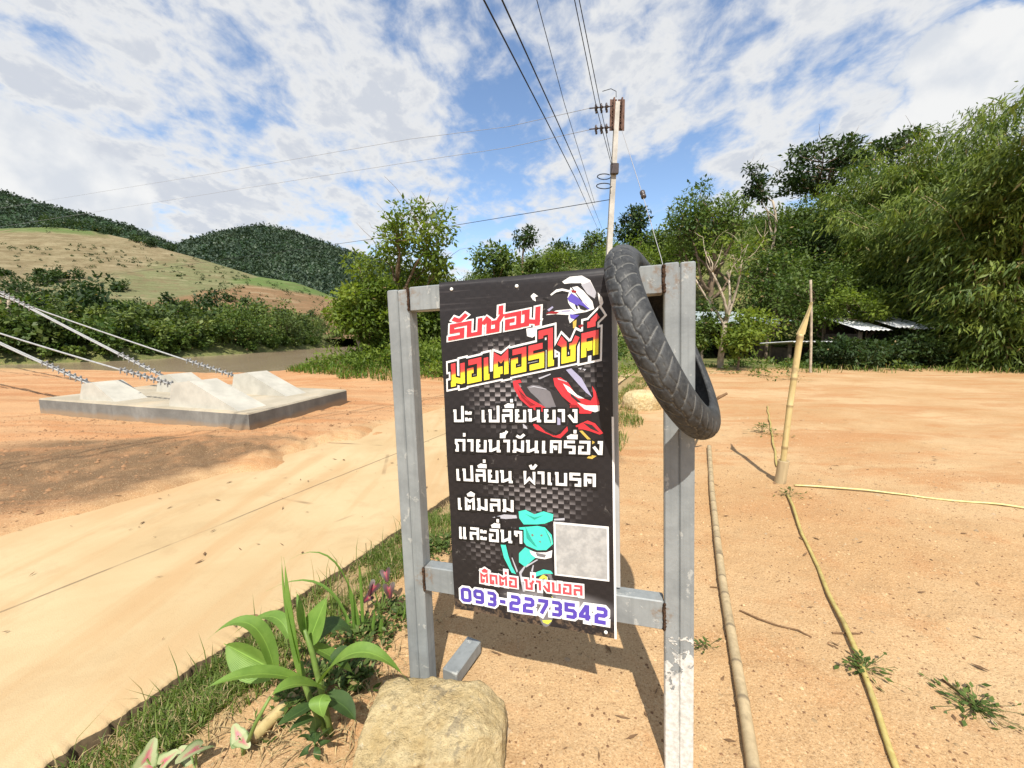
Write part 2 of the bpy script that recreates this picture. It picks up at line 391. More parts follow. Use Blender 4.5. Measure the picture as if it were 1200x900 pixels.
# ------------------------------------------------------------------ river
def river_mat(t, b):
    p = geo_pos(t); mp = t.new('ShaderNodeMapping'); mp.inputs['Scale'].default_value = (1.0, .35, 1); t.l.new(p, mp.inputs[0])
    n = t.noise(mp.outputs[0], .9, 6, .65, .5); n2 = t.noise(mp.outputs[0], .12, 4, .6, .5)
    t.l.new(t.mix(n2, (.22, .155, .09), (.36, .28, .19)), b.inputs['Base Color'])
    b.inputs['Roughness'].default_value = .14; t.l.new(t.bump(n, .6, .10), b.inputs['Normal'])
M_river = material('river', river_mat)
m = MB(); m.add([(-260, 8, -2.55), (6, 8, -2.55), (6, 420, -2.55), (-260, 420, -2.55)], [(0, 1, 2, 3)])
tag(m.build('river', M_river), kind='structure')

# ------------------------------------------------------------------ hills
def hill(name, ridge, Yr, Yf, mat, seed, rough, nx=220, ny=90, back=1.6, power=1.0):
    px = np.array([a for a, _ in ridge], float)
    xs = (px - 600) / FPX * Yr * 1.0
    hs = np.array([P(a, c, Yr).z for a, c in ridge]); xs = np.array([P(a, c, Yr).x for a, c in ridge])
    gx = np.linspace(xs[0], xs[-1], nx); gy = np.concatenate([np.linspace(Yf, Yr, ny), np.linspace(Yr, Yr * back, 25)[1:]])
    GX, GY = np.meshgrid(gx, gy)
    prof = np.where(GY <= Yr, np.clip((GY - Yf) / (Yr - Yf), 0, 1) ** power, 1 - .7 * np.clip((GY - Yr) / (Yr * (back - 1)), 0, 1) ** 1.5)
    rg = np.interp(GX + 0 * GY, xs, hs)
    Z = rg * prof + rough * fbm(GX / (rough * 5), GY / (rough * 5), seed, 4) * sstep(Yf, Yf + .25 * (Yr - Yf), GY) * (1 - .85 * np.exp(-((GY - Yr) / (.12 * Yr)) ** 2))
    n_ = nx; ii, jj = np.meshgrid(np.arange(len(gy) - 1), np.arange(nx - 1), indexing='ij')
    Q = np.stack([ii * n_ + jj, ii * n_ + jj + 1, (ii + 1) * n_ + jj + 1, (ii + 1) * n_ + jj], -1).reshape(-1, 4)
    o = tag(np_mesh(name, np.stack([GX, GY, Z], -1).reshape(-1, 3), Q, mat, smooth=True), kind='structure')
    def at(x, y):
        pr = np.where(y <= Yr, np.clip((y - Yf) / (Yr - Yf), 0, 1) ** power, 1 - .7 * np.clip((y - Yr) / (Yr * (back - 1)), 0, 1) ** 1.5)
        return np.interp(x, xs, hs) * pr + rough * fbm(x / (rough * 5), y / (rough * 5), seed, 4) * sstep(Yf, Yf + .25 * (Yr - Yf), y) * (1 - .85 * np.exp(-((y - Yr) / (.12 * Yr)) ** 2))
    return at
def field_mat(t, b):
    p = geo_pos(t); n1 = t.noise(p, .02, 5, .6, .5); n2 = t.noise(p, .12, 6, .65); n3 = t.noise(p, .6, 5, .7)
    col = t.mix(t.range(n2, .36, .64), (.165, .13, .075), (.215, .18, .108))
    xyz = t.new('ShaderNodeSeparateXYZ'); t.l.new(p, xyz.inputs[0])
    # strips of young crop and of stubble across the slope
    g1 = t.range(t.math('ADD', xyz.outputs[0], t.math('MULTIPLY_ADD', n1, 90, -45)), -262, -236)
    col = t.mix(t.math('MULTIPLY', g1, t.range(n2, .3, .52)), col, (.145, .15, .075))
    g2 = t.math('MULTIPLY', t.range(t.math('ADD', xyz.outputs[0], t.math('MULTIPLY_ADD', n1, 60, -30)), -205, -198), t.range(t.math('ADD', xyz.outputs[2], t.math('MULTIPLY_ADD', xyz.outputs[0], .13, 4)), 14, 18))
    col = t.mix(g2, col, t.mix(n3, (.075, .125, .035), (.12, .165, .06)))
    g3 = t.math('MULTIPLY', t.range(xyz.outputs[0], -190, -182), t.range(t.math('ADD', xyz.outputs[2], t.math('MULTIPLY_ADD', xyz.outputs[0], .13, 4)), 17, 14))
    col = t.mix(g3, col, (.20, .125, .07))
    g4 = t.math('MULTIPLY', t.range(xyz.outputs[2], 74, 80), t.range(n1, .42, .5))
    col = t.mix(g4, col, (.10, .14, .05))
    mr = t.new('ShaderNodeMapping'); mr.inputs['Scale'].default_value = (.05, .05, .55); t.l.new(p, mr.inputs[0]); rw = t.noise(mr.outputs[0], 1, 5, .65, .3)
    col = t.mix(t.math('MULTIPLY', t.range(rw, .5, .62), .45), col, (.12, .095, .055)); col = t.mix(t.math('MULTIPLY', t.range(rw, .46, .36), .4), col, (.30, .25, .16))
    col = t.mix(t.math('MULTIPLY', t.range(n3, .54, .68), .6), col, (.075, .075, .032))
    t.l.new(col, b.inputs['Base Color']); b.inputs['Roughness'].default_value = 1; b.inputs['Specular IOR Level'].default_value = 0
    t.l.new(t.bump(t.math('ADD', n2, t.math('MULTIPLY', n3, .3)), .7, 1.5), b.inputs['Normal'])
def mount_mat(t, b):
    p = geo_pos(t); n = t.noise(p, .03, 6, .65)
    t.l.new(t.mix(n, (.018, .036, .020), (.036, .060, .028)), b.inputs['Base Color']); b.inputs['Roughness'].default_value = 1; b.inputs['Specular IOR Level'].default_value = 0
M_field = material('hill_fields', field_mat); M_mount = material('hill_forest', mount_mat)
field_at = hill('hill_fields', [(-420, 250), (-150, 256), (0, 268), (60, 266), (110, 271), (160, 282), (200, 294), (230, 302), (300, 324), (345, 331), (395, 352), (440, 366), (480, 378), (540, 388), (600, 391)], 330, 125, M_field, 3, 5.0)
m1_at = hill('hill_ridge', [(-500, 150), (-250, 185), (-100, 205), (0, 225), (40, 238), (70, 246), (110, 254), (150, 266), (190, 284), (230, 300), (280, 330)], 900, 420, M_mount, 8, 22, back=1.4)
m2_at = hill('hill_peak', [(60, 330), (150, 305), (200, 291), (235, 288), (262, 278), (285, 269), (310, 265), (335, 270), (370, 282), (400, 293), (440, 306), (500, 325), (580, 348), (680, 370), (800, 385)], 1100, 450, M_mount, 9, 24, back=1.4)
print('RW', RW, 'JOINT', JOINT, 'RE', RE)
# ------------------------------------------------------------------ general materials
def plain(name, col, rough=.6, spec=.3, var=.0, scale=8, bump=0, metal=0):
    def fn(t, b):
        p = obj_pos(t)
        if var:
            n = t.noise(p, scale, 5, .65)
            c = t.mix(t.range(n, .3, .7), tuple(x * (1 - var) for x in col), tuple(min(1, x * (1 + var)) for x in col)); t.l.new(c, b.inputs['Base Color'])
            if bump: t.l.new(t.bump(n, bump, .01), b.inputs['Normal'])
        else: b.inputs['Base Color'].default_value = (*col, 1)
        b.inputs['Roughness'].default_value = rough; b.inputs['Specular IOR Level'].default_value = spec; b.inputs['Metallic'].default_value = metal
    return material(name, fn)
def steel_fn(plaster):
    def fn(t, b):
        p = obj_pos(t); n = t.noise(p, 7, 6, .7, .4); n2 = t.noise(p, 60, 4, .7)
        mp = t.new('ShaderNodeMapping'); mp.inputs['Scale'].default_value = (60, 60, 2.0); t.l.new(p, mp.inputs[0])
        dr = t.noise(mp.outputs[0], 1, 4, .6)
        col = t.mix(t.range(n, .3, .7), (.175, .188, .19), (.25, .265, .263))
        col = t.mix(t.math('MULTIPLY', t.range(dr, .48, .7), .30), col, (.11, .12, .12))
        # flaked light primer and rusty weld stains
        fl = t.range(t.noise(p, 16, 6, .72, .6), .60, .64)
        col = t.mix(t.math('MULTIPLY', fl, .65), col, (.40, .40, .37))
        xyz = t.new('ShaderNodeSeparateXYZ'); t.l.new(p, xyz.inputs[0])
        ru = None
        for (x, z, r) in ((-.117, -.03, .05), (.645, -.04, .07), (-.117, -.96, .05), (.645, -.96, .05), (.70, -.02, .03)):
            dd = t.vmath('DISTANCE', p, (x, 0, z)); k = t.range(t.math('ADD', dd, t.math('MULTIPLY_ADD', n2, .06, -.03)), r, r * .35)
            ru = k if ru is None else t.math('MAXIMUM', ru, k)
        col = t.mix(t.math('MULTIPLY', t.math('MULTIPLY', ru, .75), t.range(t.noise(p, 38, 4, .7), .46, .64)), col, (.17, .11, .065))
        if plaster:
            pl = t.range(t.math('ADD', t.math('MULTIPLY_ADD', xyz.outputs[2], -4.0, -4.25), t.math('MULTIPLY_ADD', t.noise(p, 22, 6, .72, .5), 3.4, -1.7)), .02, .10)
            col = t.mix(pl, col, t.mix(t.range(n2, .35, .65), (.42, .41, .375), (.60, .59, .55)))
            b.inputs['Roughness'].default_value = .7
            t.l.new(t.bump(t.math('ADD', t.math('MULTIPLY', pl, 1.0), t.math('MULTIPLY', n2, .25)), .8, .004), b.inputs['Normal'])
        else:
            t.l.new(t.bump(t.math('ADD', t.math('MULTIPLY', n2, .2), t.math('MULTIPLY', fl, .3)), .4, .003), b.inputs['Normal'])
        t.l.new(col, b.inputs['Base Color']); b.inputs['Roughness'].default_value = .52; b.inputs['Specular IOR Level'].default_value = .45
    return fn
M_steel = material('painted_steel', steel_fn(False)); M_steel_pl = material('steel_with_plaster', steel_fn(True))
M_rust = plain('weld_rust', (.06, .035, .022), .9, .1, .5, 60, .8)

# ------------------------------------------------------------------ sign stand
FX = Vector((.95375, -.29741, .04362)).normalized(); FZ = -Vector((.03749, -.03846, -.99856)).normalized()
FY = FZ.cross(FX).normalized(); FZ = FX.cross(FY).normalized()
FM = Matrix((FX, FY, FZ)).transposed().to_4x4(); FM.translation = Vector((-.22008, 1.26690, CAM_H + .15172))
HI = np.array([[7.962990031e-03, -4.107891683e-04, -3.975680769], [3.099304354e-04, 3.443671504e-03, -1.310265352], [9.682279920e-04, -2.966555220e-04, 1.0]])
BW, BH = .51266, 1.05
def L(px, py):                                   # print layout: point of the banner face in metres from its top corner
    q = HI @ np.array([px, py, 1.0]); return q[0] / q[2] * BW, -q[1] / q[2] * BH
sign = empty('sign_stand', label='black repair shop banner on a grey welded steel stand by the road', cat='sign')
sign.matrix_world = FM
def post(x0, x1, z0, mat):
    m = MB(); mid = (x0 + x1) / 2; dp = .052
    m.box(((x0 + mid - .0012) / 2, dp / 2, (z0 - 1.46) / 2), (mid - .0012 - x0, dp, z0 + 1.46), bev=.003)
    m.box(((x1 + mid + .0012) / 2, dp / 2, (z0 - 1.46) / 2 - .0015), (x1 - mid - .0012, dp, z0 + 1.46), bev=.003)
    m.box((mid, dp / 2 + .001, (z0 - 1.46) / 2 - .003), (.006, dp - .008, z0 + 1.44))
    return m.build('post', mat, sign)
post(-.195, -.117, -.002, M_steel); post(.646, .722, .005, M_steel_pl)
def rail(z0, z1, name='rail'):
    m = MB(); m.box((.2645, .026, (z0 + z1) / 2), (.7590, .046, z1 - z0), bev=.003); o = m.build(name, M_steel, sign)
    rng = random.Random(int(-z0 * 100))
    for x in (-.1165, .6455):
        w = MB(); pts = []; rr = []
        for k in range(19):
            z = z0 + (z1 - z0) * (k + .5) / 19; pts.append((x + rng.uniform(-.0015, .0015), .0 - rng.uniform(0, .0015), z)); rr.append((.0048 if k % 2 else .0032) * rng.uniform(.8, 1.2))
        w.tube(pts, rr, 6); w.build('weld', M_rust, o, True)
    return o
rail(-.073, .003); rail(-1.012, -.926)
m = MB(); m.box((.516, .036, -.50), (.018, .018, .84), bev=.002); m.build('upright', plain('pale_tube', (.40, .40, .39), .5, .4, .1), sign)
# banner: printed vinyl, wrapped over the top rail, hanging a little uneven
def bz(x, z): return .0022 * math.sin(x * 11 + z * 5) + .0016 * math.sin(z * 17 - x * 6 + 1) + .0035 * math.exp(-((z + 1.03) / .05) ** 2) * math.sin(x * 22) - .0035
YB = -.0075
def banner_mat(t, b):
    p = obj_pos(t); xyz = t.new('ShaderNodeSeparateXYZ'); t.l.new(p, xyz.inputs[0])
    # woven carbon check, its light squares fading in and out in four patches
    a = t.math('DIVIDE', xyz.outputs[0], .0168); c = t.math('DIVIDE', xyz.outputs[2], .0138)
    par = t.math('FRACT', t.math('MULTIPLY', t.math('ADD', t.math('FLOOR', a), t.math('FLOOR', c)), .5))
    chk = t.math('GREATER_THAN', par, .25)
    inner = t.math('SUBTRACT', 1.0, t.math('FRACT', c))
    k = None
    for (px, py, rx, rz, amt) in ((600, 470, .13, .09, 1.0), (590, 415, .10, .05, .7), (630, 575, .16, .05, .75), (640, 590, .12, .06, .7), (570, 640, .07, .06, .35), (690, 430, .05, .1, .3)):
        x, z = L(px, py); mp = t.new('ShaderNodeMapping', vector_type='TEXTURE'); mp.inputs['Location'].default_value = (x, 0, z); mp.inputs['Scale'].default_value = (rx, 5, rz)
        t.l.new(p, mp.inputs[0]); q = t.math('MULTIPLY', t.range(t.vmath('LENGTH', mp.outputs[0]), 1.25, .1), amt)
        k = q if k is None else t.math('MAXIMUM', k, q)
    base = t.mix(t.noise(p, 5, 4, .6), (.011, .010, .011), (.020, .017, .018))
    base = t.mix(t.math('MULTIPLY', t.math('MULTIPLY', chk, .55), t.math('ADD', k, .12)), base, (.055, .045, .045))
    col = t.mix(t.math('MULTIPLY', t.math('MULTIPLY', chk, k), t.math('MULTIPLY_ADD', t.range(inner, .1, .9), .75, .1)), base, (.36, .33, .33))
    # pale glow printed behind the phone number
    x, z = L(655, 705); mp = t.new('ShaderNodeMapping', vector_type='TEXTURE'); mp.inputs['Location'].default_value = (x, 0, z); mp.inputs['Scale'].default_value = (.21, 5, .055)
    t.l.new(p, mp.inputs[0]); col = t.mix(t.math('MULTIPLY', t.range(t.vmath('LENGTH', mp.outputs[0]), 1.0, .15), .7), col, (.42, .40, .41))
    # scuffs and dried mud
    sc = t.math('MULTIPLY', t.range(t.noise(p, 26, 6, .75, .8), .60, .70), t.range(t.noise(p, 5, 3, .6), .45, .62))
    col = t.mix(t.math('MULTIPLY', sc, .5), col, (.42, .39, .35))
    mud = t.math('MULTIPLY', t.range(xyz.outputs[2], -.985, -1.045), t.range(t.noise(p, 34, 4, .7), .45, .6))
    col = t.mix(t.math('MULTIPLY', mud, .35), col, (.30, .20, .12))
    mp = t.new('ShaderNodeMapping'); mp.inputs['Scale'].default_value = (1.5, 1, 70); t.l.new(p, mp.inputs[0])
    ln = t.math('MULTIPLY', t.range(t.noise(mp.outputs[0], 1, 3, .6), .5, .7), t.range(xyz.outputs[2], -.10, -.03))
    col = t.mix(t.math('MULTIPLY', ln, .22), col, (.35, .32, .32))
    t.l.new(col, b.inputs['Base Color']); b.inputs['Roughness'].default_value = .5; b.inputs['Specular IOR Level'].default_value = .3
    t.l.new(t.bump(t.noise(p, 9, 3, .5), .25, .01), b.inputs['Normal'])
M_banner = material('printed_vinyl', banner_mat); M_hem = plain('white_vinyl', (.72, .71, .68), .5, .3, .08, 20)
nx, nz = 40, 84; m = MB(); V = []; F = []
for j in range(nz + 5):
    for i in range(nx + 1):
        x = -.001 + (BW + .001) * i / nx
        if j < 5:                                    # wrap over the rail
            a = j / 4; z = .0085 - .004 * (1 - a) ** 2; y = .055 * (1 - a) + YB * a
            if j == 4: z = .006
        else:
            z = .003 - (BH + .003) * (j - 4) / nz; y = YB + bz(x, z)
        V.append((x, y, z))
for j in range(nz + 4):
    for i in range(nx): F.append((j * (nx + 1) + i, (j + 1) * (nx + 1) + i, (j + 1) * (nx + 1) + i + 1, j * (nx + 1) + i + 1))
m.add(V, F); banner = m.build('banner', M_banner, sign, smooth=True)
banner['label'] = 'black printed vinyl banner with Thai lettering'
m = MB()
for k in range(28):
    z0, z1 = -.40 - .65 * k / 28, -.40 - .65 * (k + 1) / 28; x = BW + .0005
    V = [(x - .004, YB + bz(x, z0) - .0012, z0), (x + .002, YB + bz(x, z0) - .0008, z0), (x + .002, YB + bz(x, z1) - .0008, z1), (x - .004, YB + bz(x, z1) - .0012, z1)]
    m.add(V, [(0, 3, 2, 1)])
m.build('hem', M_hem, banner)
M_grom = plain('grommet', (.75, .74, .70), .4, .5)
for px, py in ((531, 339.5), (607, 336), (712, 737)):
    x, z = L(px, py); m = MB(); y = YB + bz(x, z)
    m.tube([(x, y + .001, z), (x, y - .0025, z), (x, y - .0035, z)], [.0052, .0052, .003], 12); m.build('grommet', M_grom, banner, True)

# ---- lettering: drawn strokes (square techno letter forms), each outline a slightly larger layer behind
GL = {
 'ร': (.78, [[(.70, .9), (.1, .9), (.1, .53), (.66, .53), (.66, .1), (.34, .1)]]),
 'R': (.78, [[(.70, .9), (.1, .9), (.1, .53), (.66, .53), (.66, .1), (.04, .1)]]),
 'บ': (.80, [[(-.02, .9), (.12, .9), (.12, .1), (.68, .1), (.68, .95)]]),
 'ป': (.80, [[(-.02, .9), (.12, .9), (.12, .1), (.68, .1), (.68, 1.28)]]),
 'ผ': (.86, [[(.02, .9), (.12, .9), (.12, .1), (.42, .45), (.74, .1), (.74, .95)]]),
 'น': (.92, [[(-.02, .9), (.14, .9), (.14, .05)], [(.14, .12), (.62, .34)], [(.68, .95), (.68, .12), (.86, .12)]]),
 'ม': (.80, [[(.02, .9), (.16, .9), (.16, .12), (.0, .12)], [(.16, .30), (.68, .14)], [(.68, .95), (.68, .05)]]),
 'อ': (.80, [[(.36, .53), (.12, .53), (.12, .1), (.68, .1), (.68, .9), (.08, .9)]]),
 'ซ': (.92, [[(-.02, .74), (.1, .92), (.22, .78), (.22, .1), (.66, .1), (.66, .62), (.48, .62)], [(.66, .6), (.86, .95)]]),
 'ช': (.92, [[(-.02, .9), (.2, .9), (.2, .1), (.66, .1), (.66, .62), (.46, .62)], [(.66, .6), (.86, .95)]]),
 'เ': (.40, [[(.12, .95), (.12, .1), (.30, .1)]]),
 'แ': (.74, [[(.12, .95), (.12, .1), (.28, .1)], [(.46, .95), (.46, .1), (.62, .1)]]),
 'ไ': (.50, [[(.36, .1), (.18, .1), (.18, 1.42), (-.30, 1.42), (-.30, 1.2)]]),
 'ต': (.80, [[(.34, .1), (.12, .1), (.12, .9), (.40, .70), (.68, .9), (.68, .05)], [(.36, .1), (.36, .42)]]),
 'ด': (.80, [[(.36, .44), (.36, .1), (.12, .1), (.12, .9), (.68, .9), (.68, .05)]]),
 'ค': (.80, [[(.12, .05), (.12, .9), (.68, .9), (.68, .05)], [(.12, .52), (.40, .52), (.40, .28)]]),
 'ถ': (.82, [[(.04, .1), (.2, .1), (.2, .52), (.10, .66), (.10, .9), (.70, .9), (.70, .05)]]),
 'ล': (.80, [[(.08, .9), (.68, .9), (.68, .05)], [(.30, .1), (.12, .1), (.12, .53), (.68, .53)]]),
 'ย': (.80, [[(.30, .9), (.12, .9), (.12, .56), (.30, .50)], [(.30, .50), (.12, .44), (.12, .1), (.68, .1), (.68, .95)]]),
 'า': (.52, [[(.0, .9), (.36, .9), (.36, .05)]]),
 'ง': (.66, [[(.30, .9), (.52, .9), (.52, .1), (.40, .1), (.06, .58)]]),
 'ะ': (.48, [[(.04, .88), (.04, .70), (.34, .70), (.36, .84)], [(.04, .36), (.04, .18), (.34, .18), (.36, .32)]]),
 'ๆ': (.62, [[(.06, .66), (.06, .9), (.46, .9), (.46, .05)], [(.06, .66), (.22, .66)]]),
 '0': (.78, [[(.22, .1), (.56, .1), (.66, .2), (.66, .8), (.56, .9), (.22, .9), (.12, .8), (.12, .2), (.22, .1)]]),
 '9': (.78, [[(.14, .1), (.56, .1), (.66, .2), (.66, .8), (.56, .9), (.22, .9), (.12, .8), (.12, .52), (.22, .44), (.66, .44)]]),
 '3': (.76, [[(.12, .9), (.54, .9), (.64, .8), (.64, .60), (.54, .5), (.28, .5)], [(.54, .5), (.64, .4), (.64, .2), (.54, .1), (.12, .1)]]),
 '2': (.78, [[(.12, .9), (.56, .9), (.66, .8), (.66, .58), (.56, .5), (.22, .5), (.12, .42), (.12, .1), (.68, .1)]]),
 '7': (.74, [[(.10, .9), (.64, .9), (.64, .72), (.30, .05)]]),
 '5': (.78, [[(.66, .9), (.12, .9), (.12, .52), (.56, .52), (.66, .42), (.66, .2), (.56, .1), (.12, .1)]]),
 '4': (.80, [[(.50, .05), (.50, .9), (.42, .9), (.10, .36), (.10, .28), (.70, .28)]]),
 '-': (.62, [[(.10, .46), (.50, .46)]]), ' ': (.42, []),
}
UP = {'ั': [[(-.62, 1.32), (-.44, 1.2), (-.30, 1.2), (-.08, 1.42)]], '่': [[(-.18, 1.2), (-.18, 1.48)]], 'H': [[(-.16, 1.52), (-.16, 1.78)]],
      'ี': [[(-.64, 1.2), (-.10, 1.2), (-.10, 1.42)], [(-.64, 1.2), (-.40, 1.36), (-.10, 1.3)]], 'ื': [[(-.64, 1.2), (-.08, 1.2), (-.08, 1.45)], [(-.64, 1.2), (-.40, 1.36), (-.3, 1.3)], [(-.28, 1.2), (-.28, 1.45)]],
      'ิ': [[(-.64, 1.2), (-.10, 1.2)], [(-.64, 1.2), (-.36, 1.4), (-.10, 1.24)]], '้': [[(-.44, 1.46), (-.34, 1.22), (-.22, 1.22), (-.02, 1.5)]],
      '์': [[(-.60, 1.30), (-.34, 1.30), (-.34, 1.42), (-.10, 1.58)]], 'ํ': [[(-.10, 1.22), (.1, 1.22), (.1, 1.4), (-.1, 1.4), (-.1, 1.22)]], 'D': [[(-.02, 1.52), (.06, 1.42), (.14, 1.42), (.30, 1.66)]]}
def layout(txt):
    x = 0; out = []
    for ch in txt:
        if ch in UP: out += [[(x + a - .06, c) for a, c in s] for s in UP[ch]]; continue
        w_, ss_ = GL[ch]; out += [[(x + a, c) for a, c in s] for s in ss_]; x += w_ + .13
    return out, x - .13
KC = [0]
def strokes_mesh(strokes, T, hw, ysurf, m, ext):
    # strokes in letter space -> thick mitred strips -> placed on the banner by T
    for s in strokes:
        closed = len(s) > 3 and s[0] == s[-1]
        pts = [np.array(q, float) for q in s]
        fine = [pts[0]]
        for a, c in zip(pts[:-1], pts[1:]): fine.append(c)
        pts = fine; n = len(pts); Lf = []; Rt = []
        for i in range(n):
            a = pts[i] - pts[i - 1] if i > 0 else (pts[i] - pts[-2] if closed else None)
            c = pts[i + 1] - pts[i] if i < n - 1 else (pts[1] - pts[i] if closed else None)
            da = a / np.linalg.norm(a) if a is not None else None; dc = c / np.linalg.norm(c) if c is not None else None
            if da is None: q = pts[i] - dc * ext; nn = np.array([-dc[1], dc[0]]); k = 1
            elif dc is None: q = pts[i] + da * ext; nn = np.array([-da[1], da[0]]); k = 1
            else:
                q = pts[i]; n1 = np.array([-da[1], da[0]]); n2 = np.array([-dc[1], dc[0]]); nn = n1 + n2
                ln = np.linalg.norm(nn); nn = nn / max(ln, 1e-6); k = min(1 / max(nn @ n1, .35), 1.9 if hw < .15 else 1.42)
            Lf.append(q + nn * hw * k); Rt.append(q - nn * hw * k)
        KC[0] = (KC[0] + 1) % 12; off = KC[0] * .00004
        V = []; F = []
        for l, r in zip(Lf, Rt):
            for q in (l, r):
                x, z = T(q[0], q[1]); V.append((x, YB + bz(x, z) - ysurf - off, z))
        for i in range(n - 1): F.append((2 * i, 2 * i + 1, 2 * i + 3, 2 * i + 2))
        m.add(V, F)
def quad_T(bl, br, tl, width):
    B0, B1, T0 = (np.array(L(*q)) for q in (bl, br, tl)); ux = (B1 - B0) / width; uy = (T0 - B0)
    return lambda x, y: tuple(B0 + ux * x + uy * y)
def line(txt, bl, br, tl, layers, label):
    ss_, wd = layout(txt); T = quad_T(bl, br, tl, wd); m = MB(); m.mi = []
    for i, (hw, mat, depth) in enumerate(layers):
        strokes_mesh(ss_, T, hw, depth, m, hw if hw > .12 else 0); m.mi += [i] * (len(m.f) - len(m.mi))
    o = m.build('lettering', [q[1] for q in layers], banner)
    if label: o['label'] = label
def ink(name, col): return plain(name, col, .45, .3, .06, 30)
I_white = ink('ink_white', (.74, .73, .71)); I_red = ink('ink_red', (.58, .035, .045)); I_black = ink('ink_black', (.012, .011, .011)); I_blue = ink('ink_violet', (.085, .055, .36)); I_pink = ink('ink_rose', (.60, .07, .085))
def grad_fn(t, b):
    # two-colour print: red above, yellow below, following the slope of the word
    p = obj_pos(t); x0, z0 = L(530, 440); x1, z1 = L(700, 398); sl_ = (z1 - z0) / (x1 - x0)
    xyz = t.new('ShaderNodeSeparateXYZ'); t.l.new(p, xyz.inputs[0])
    q = t.math('SUBTRACT', t.math('SUBTRACT', xyz.outputs[2], z0), t.math('MULTIPLY', t.math('SUBTRACT', xyz.outputs[0], x0), sl_))
    t.l.new(t.ramp(t.range(q, -.012, .012, smooth=False), [(0, (.80, .66, .03)), (.45, (.78, .50, .03)), (.65, (.62, .10, .04)), (1, (.58, .04, .045))]), b.inputs['Base Color']); b.inputs['Roughness'].default_value = .45
I_grad = material('ink_red_to_yellow', grad_fn)
D1, D2, D3 = .0012, .0022, .0032
line('Rับซ่อม', (530, 398.5), (634, 379.5), (530.5, 381), [(.22, I_white, D1 + .0006), (.125, I_red, D3)], 'red lettering with a white outline')
line('มอเตอRไซค์', (531.5, 453), (702, 416.5), (531, 427), [(.29, I_white, .0012), (.20, I_black, .0024), (.12, I_grad, .0036)], 'red to yellow lettering with black and white outlines')
line('ปะ เปลีHยนยาง', (535, 493.5), (679, 494.5), (534.5, 479), [(.20, I_black, D2), (.098, I_white, D3)], 'white lettering')
line('ถ่ายนDำมันเครืHอง'.replace('ำ', 'ํา'), (536.5, 527.5), (708, 532), (536.5, 513), [(.20, I_black, D2), (.098, I_white, D3)], None)
line('เปลีHยน ผ้าเบรค', (538, 561.5), (700, 570), (537.5, 547), [(.20, I_black, D2), (.098, I_white, D3)], None)
line('เติมลม', (539.5, 595.5), (605, 598.5), (539, 581), [(.20, I_black, D2), (.098, I_white, D3)], None)
line('และอืHนๆ', (541, 629), (616, 635), (540.5, 614.5), [(.20, I_black, D2), (.098, I_white, D3)], None)
line('ติดต่อ ช่างบอล', (566, 680), (685, 696), (565.5, 668.5), [(.26, I_white, D2 + .0004), (.11, I_pink, D3 + .0004)], 'rose lettering with a white outline')
line('093-2273542', (543, 702.5), (714, 728), (542.5, 686), [(.26, I_white, D2 + .0004), (.12, I_blue, D3 + .0004)], 'violet phone number with a white outline')

# ---- printed pictures: flat coloured shapes
def shape(m, pts, depth):
    q = [L(*p) for p in pts]
    KC[0] = (KC[0] + 1) % 12; depth = depth + KC[0] * .00002
    V = [(x, YB + bz(x, z) - depth, z) for x, z in q]
    a = sum(q[i][0] * q[(i + 1) % len(q)][1] - q[(i + 1) % len(q)][0] * q[i][1] for i in range(len(q)))
    f = tuple(range(len(q))); m.add(V, [f if a > 0 else f[::-1]])
def zA(*p): return [(520 + x / 5.714, 310 + y / 5.714) for x, y in p]
def zB(*p): return [(520 + x / 5.714, 420 + y / 5.714) for x, y in p]
def zC(*p): return [(520 + x / 5.714, 530 + y / 5.714) for x, y in p]
def zD(*p): return [(520 + x / 5.714, 640 + y / 5.714) for x, y in p]
I_mint = ink('ink_mint', (.06, .62, .46)); I_mintd = ink('ink_mint_dark', (.03, .30, .24)); I_silver = ink('ink_silver', (.40, .40, .44)); I_gold = ink('ink_gold', (.55, .38, .08)); I_grey = ink('ink_grey', (.16, .15, .16)); I_dark = ink('ink_dark', (.03, .027, .028)); I_lilac = ink('ink_lilac', (.34, .33, .47)); I_bluep = ink('ink_blue', (.11, .08, .42)); I_lime = ink('ink_lime', (.60, .62, .08)); I_redd = ink('ink_dark_red', (.26, .015, .02))
PIC = {}
def pic(name, layers, label):
    m = MB(); m.mi = []
    for i, (mat, shapes, dep) in enumerate(layers):
        for q in shapes: shape(m, q, dep)
        m.mi += [i] * (len(m.f) - len(m.mi))
    m.build(name, [q[0] for q in layers], banner)['label'] = label
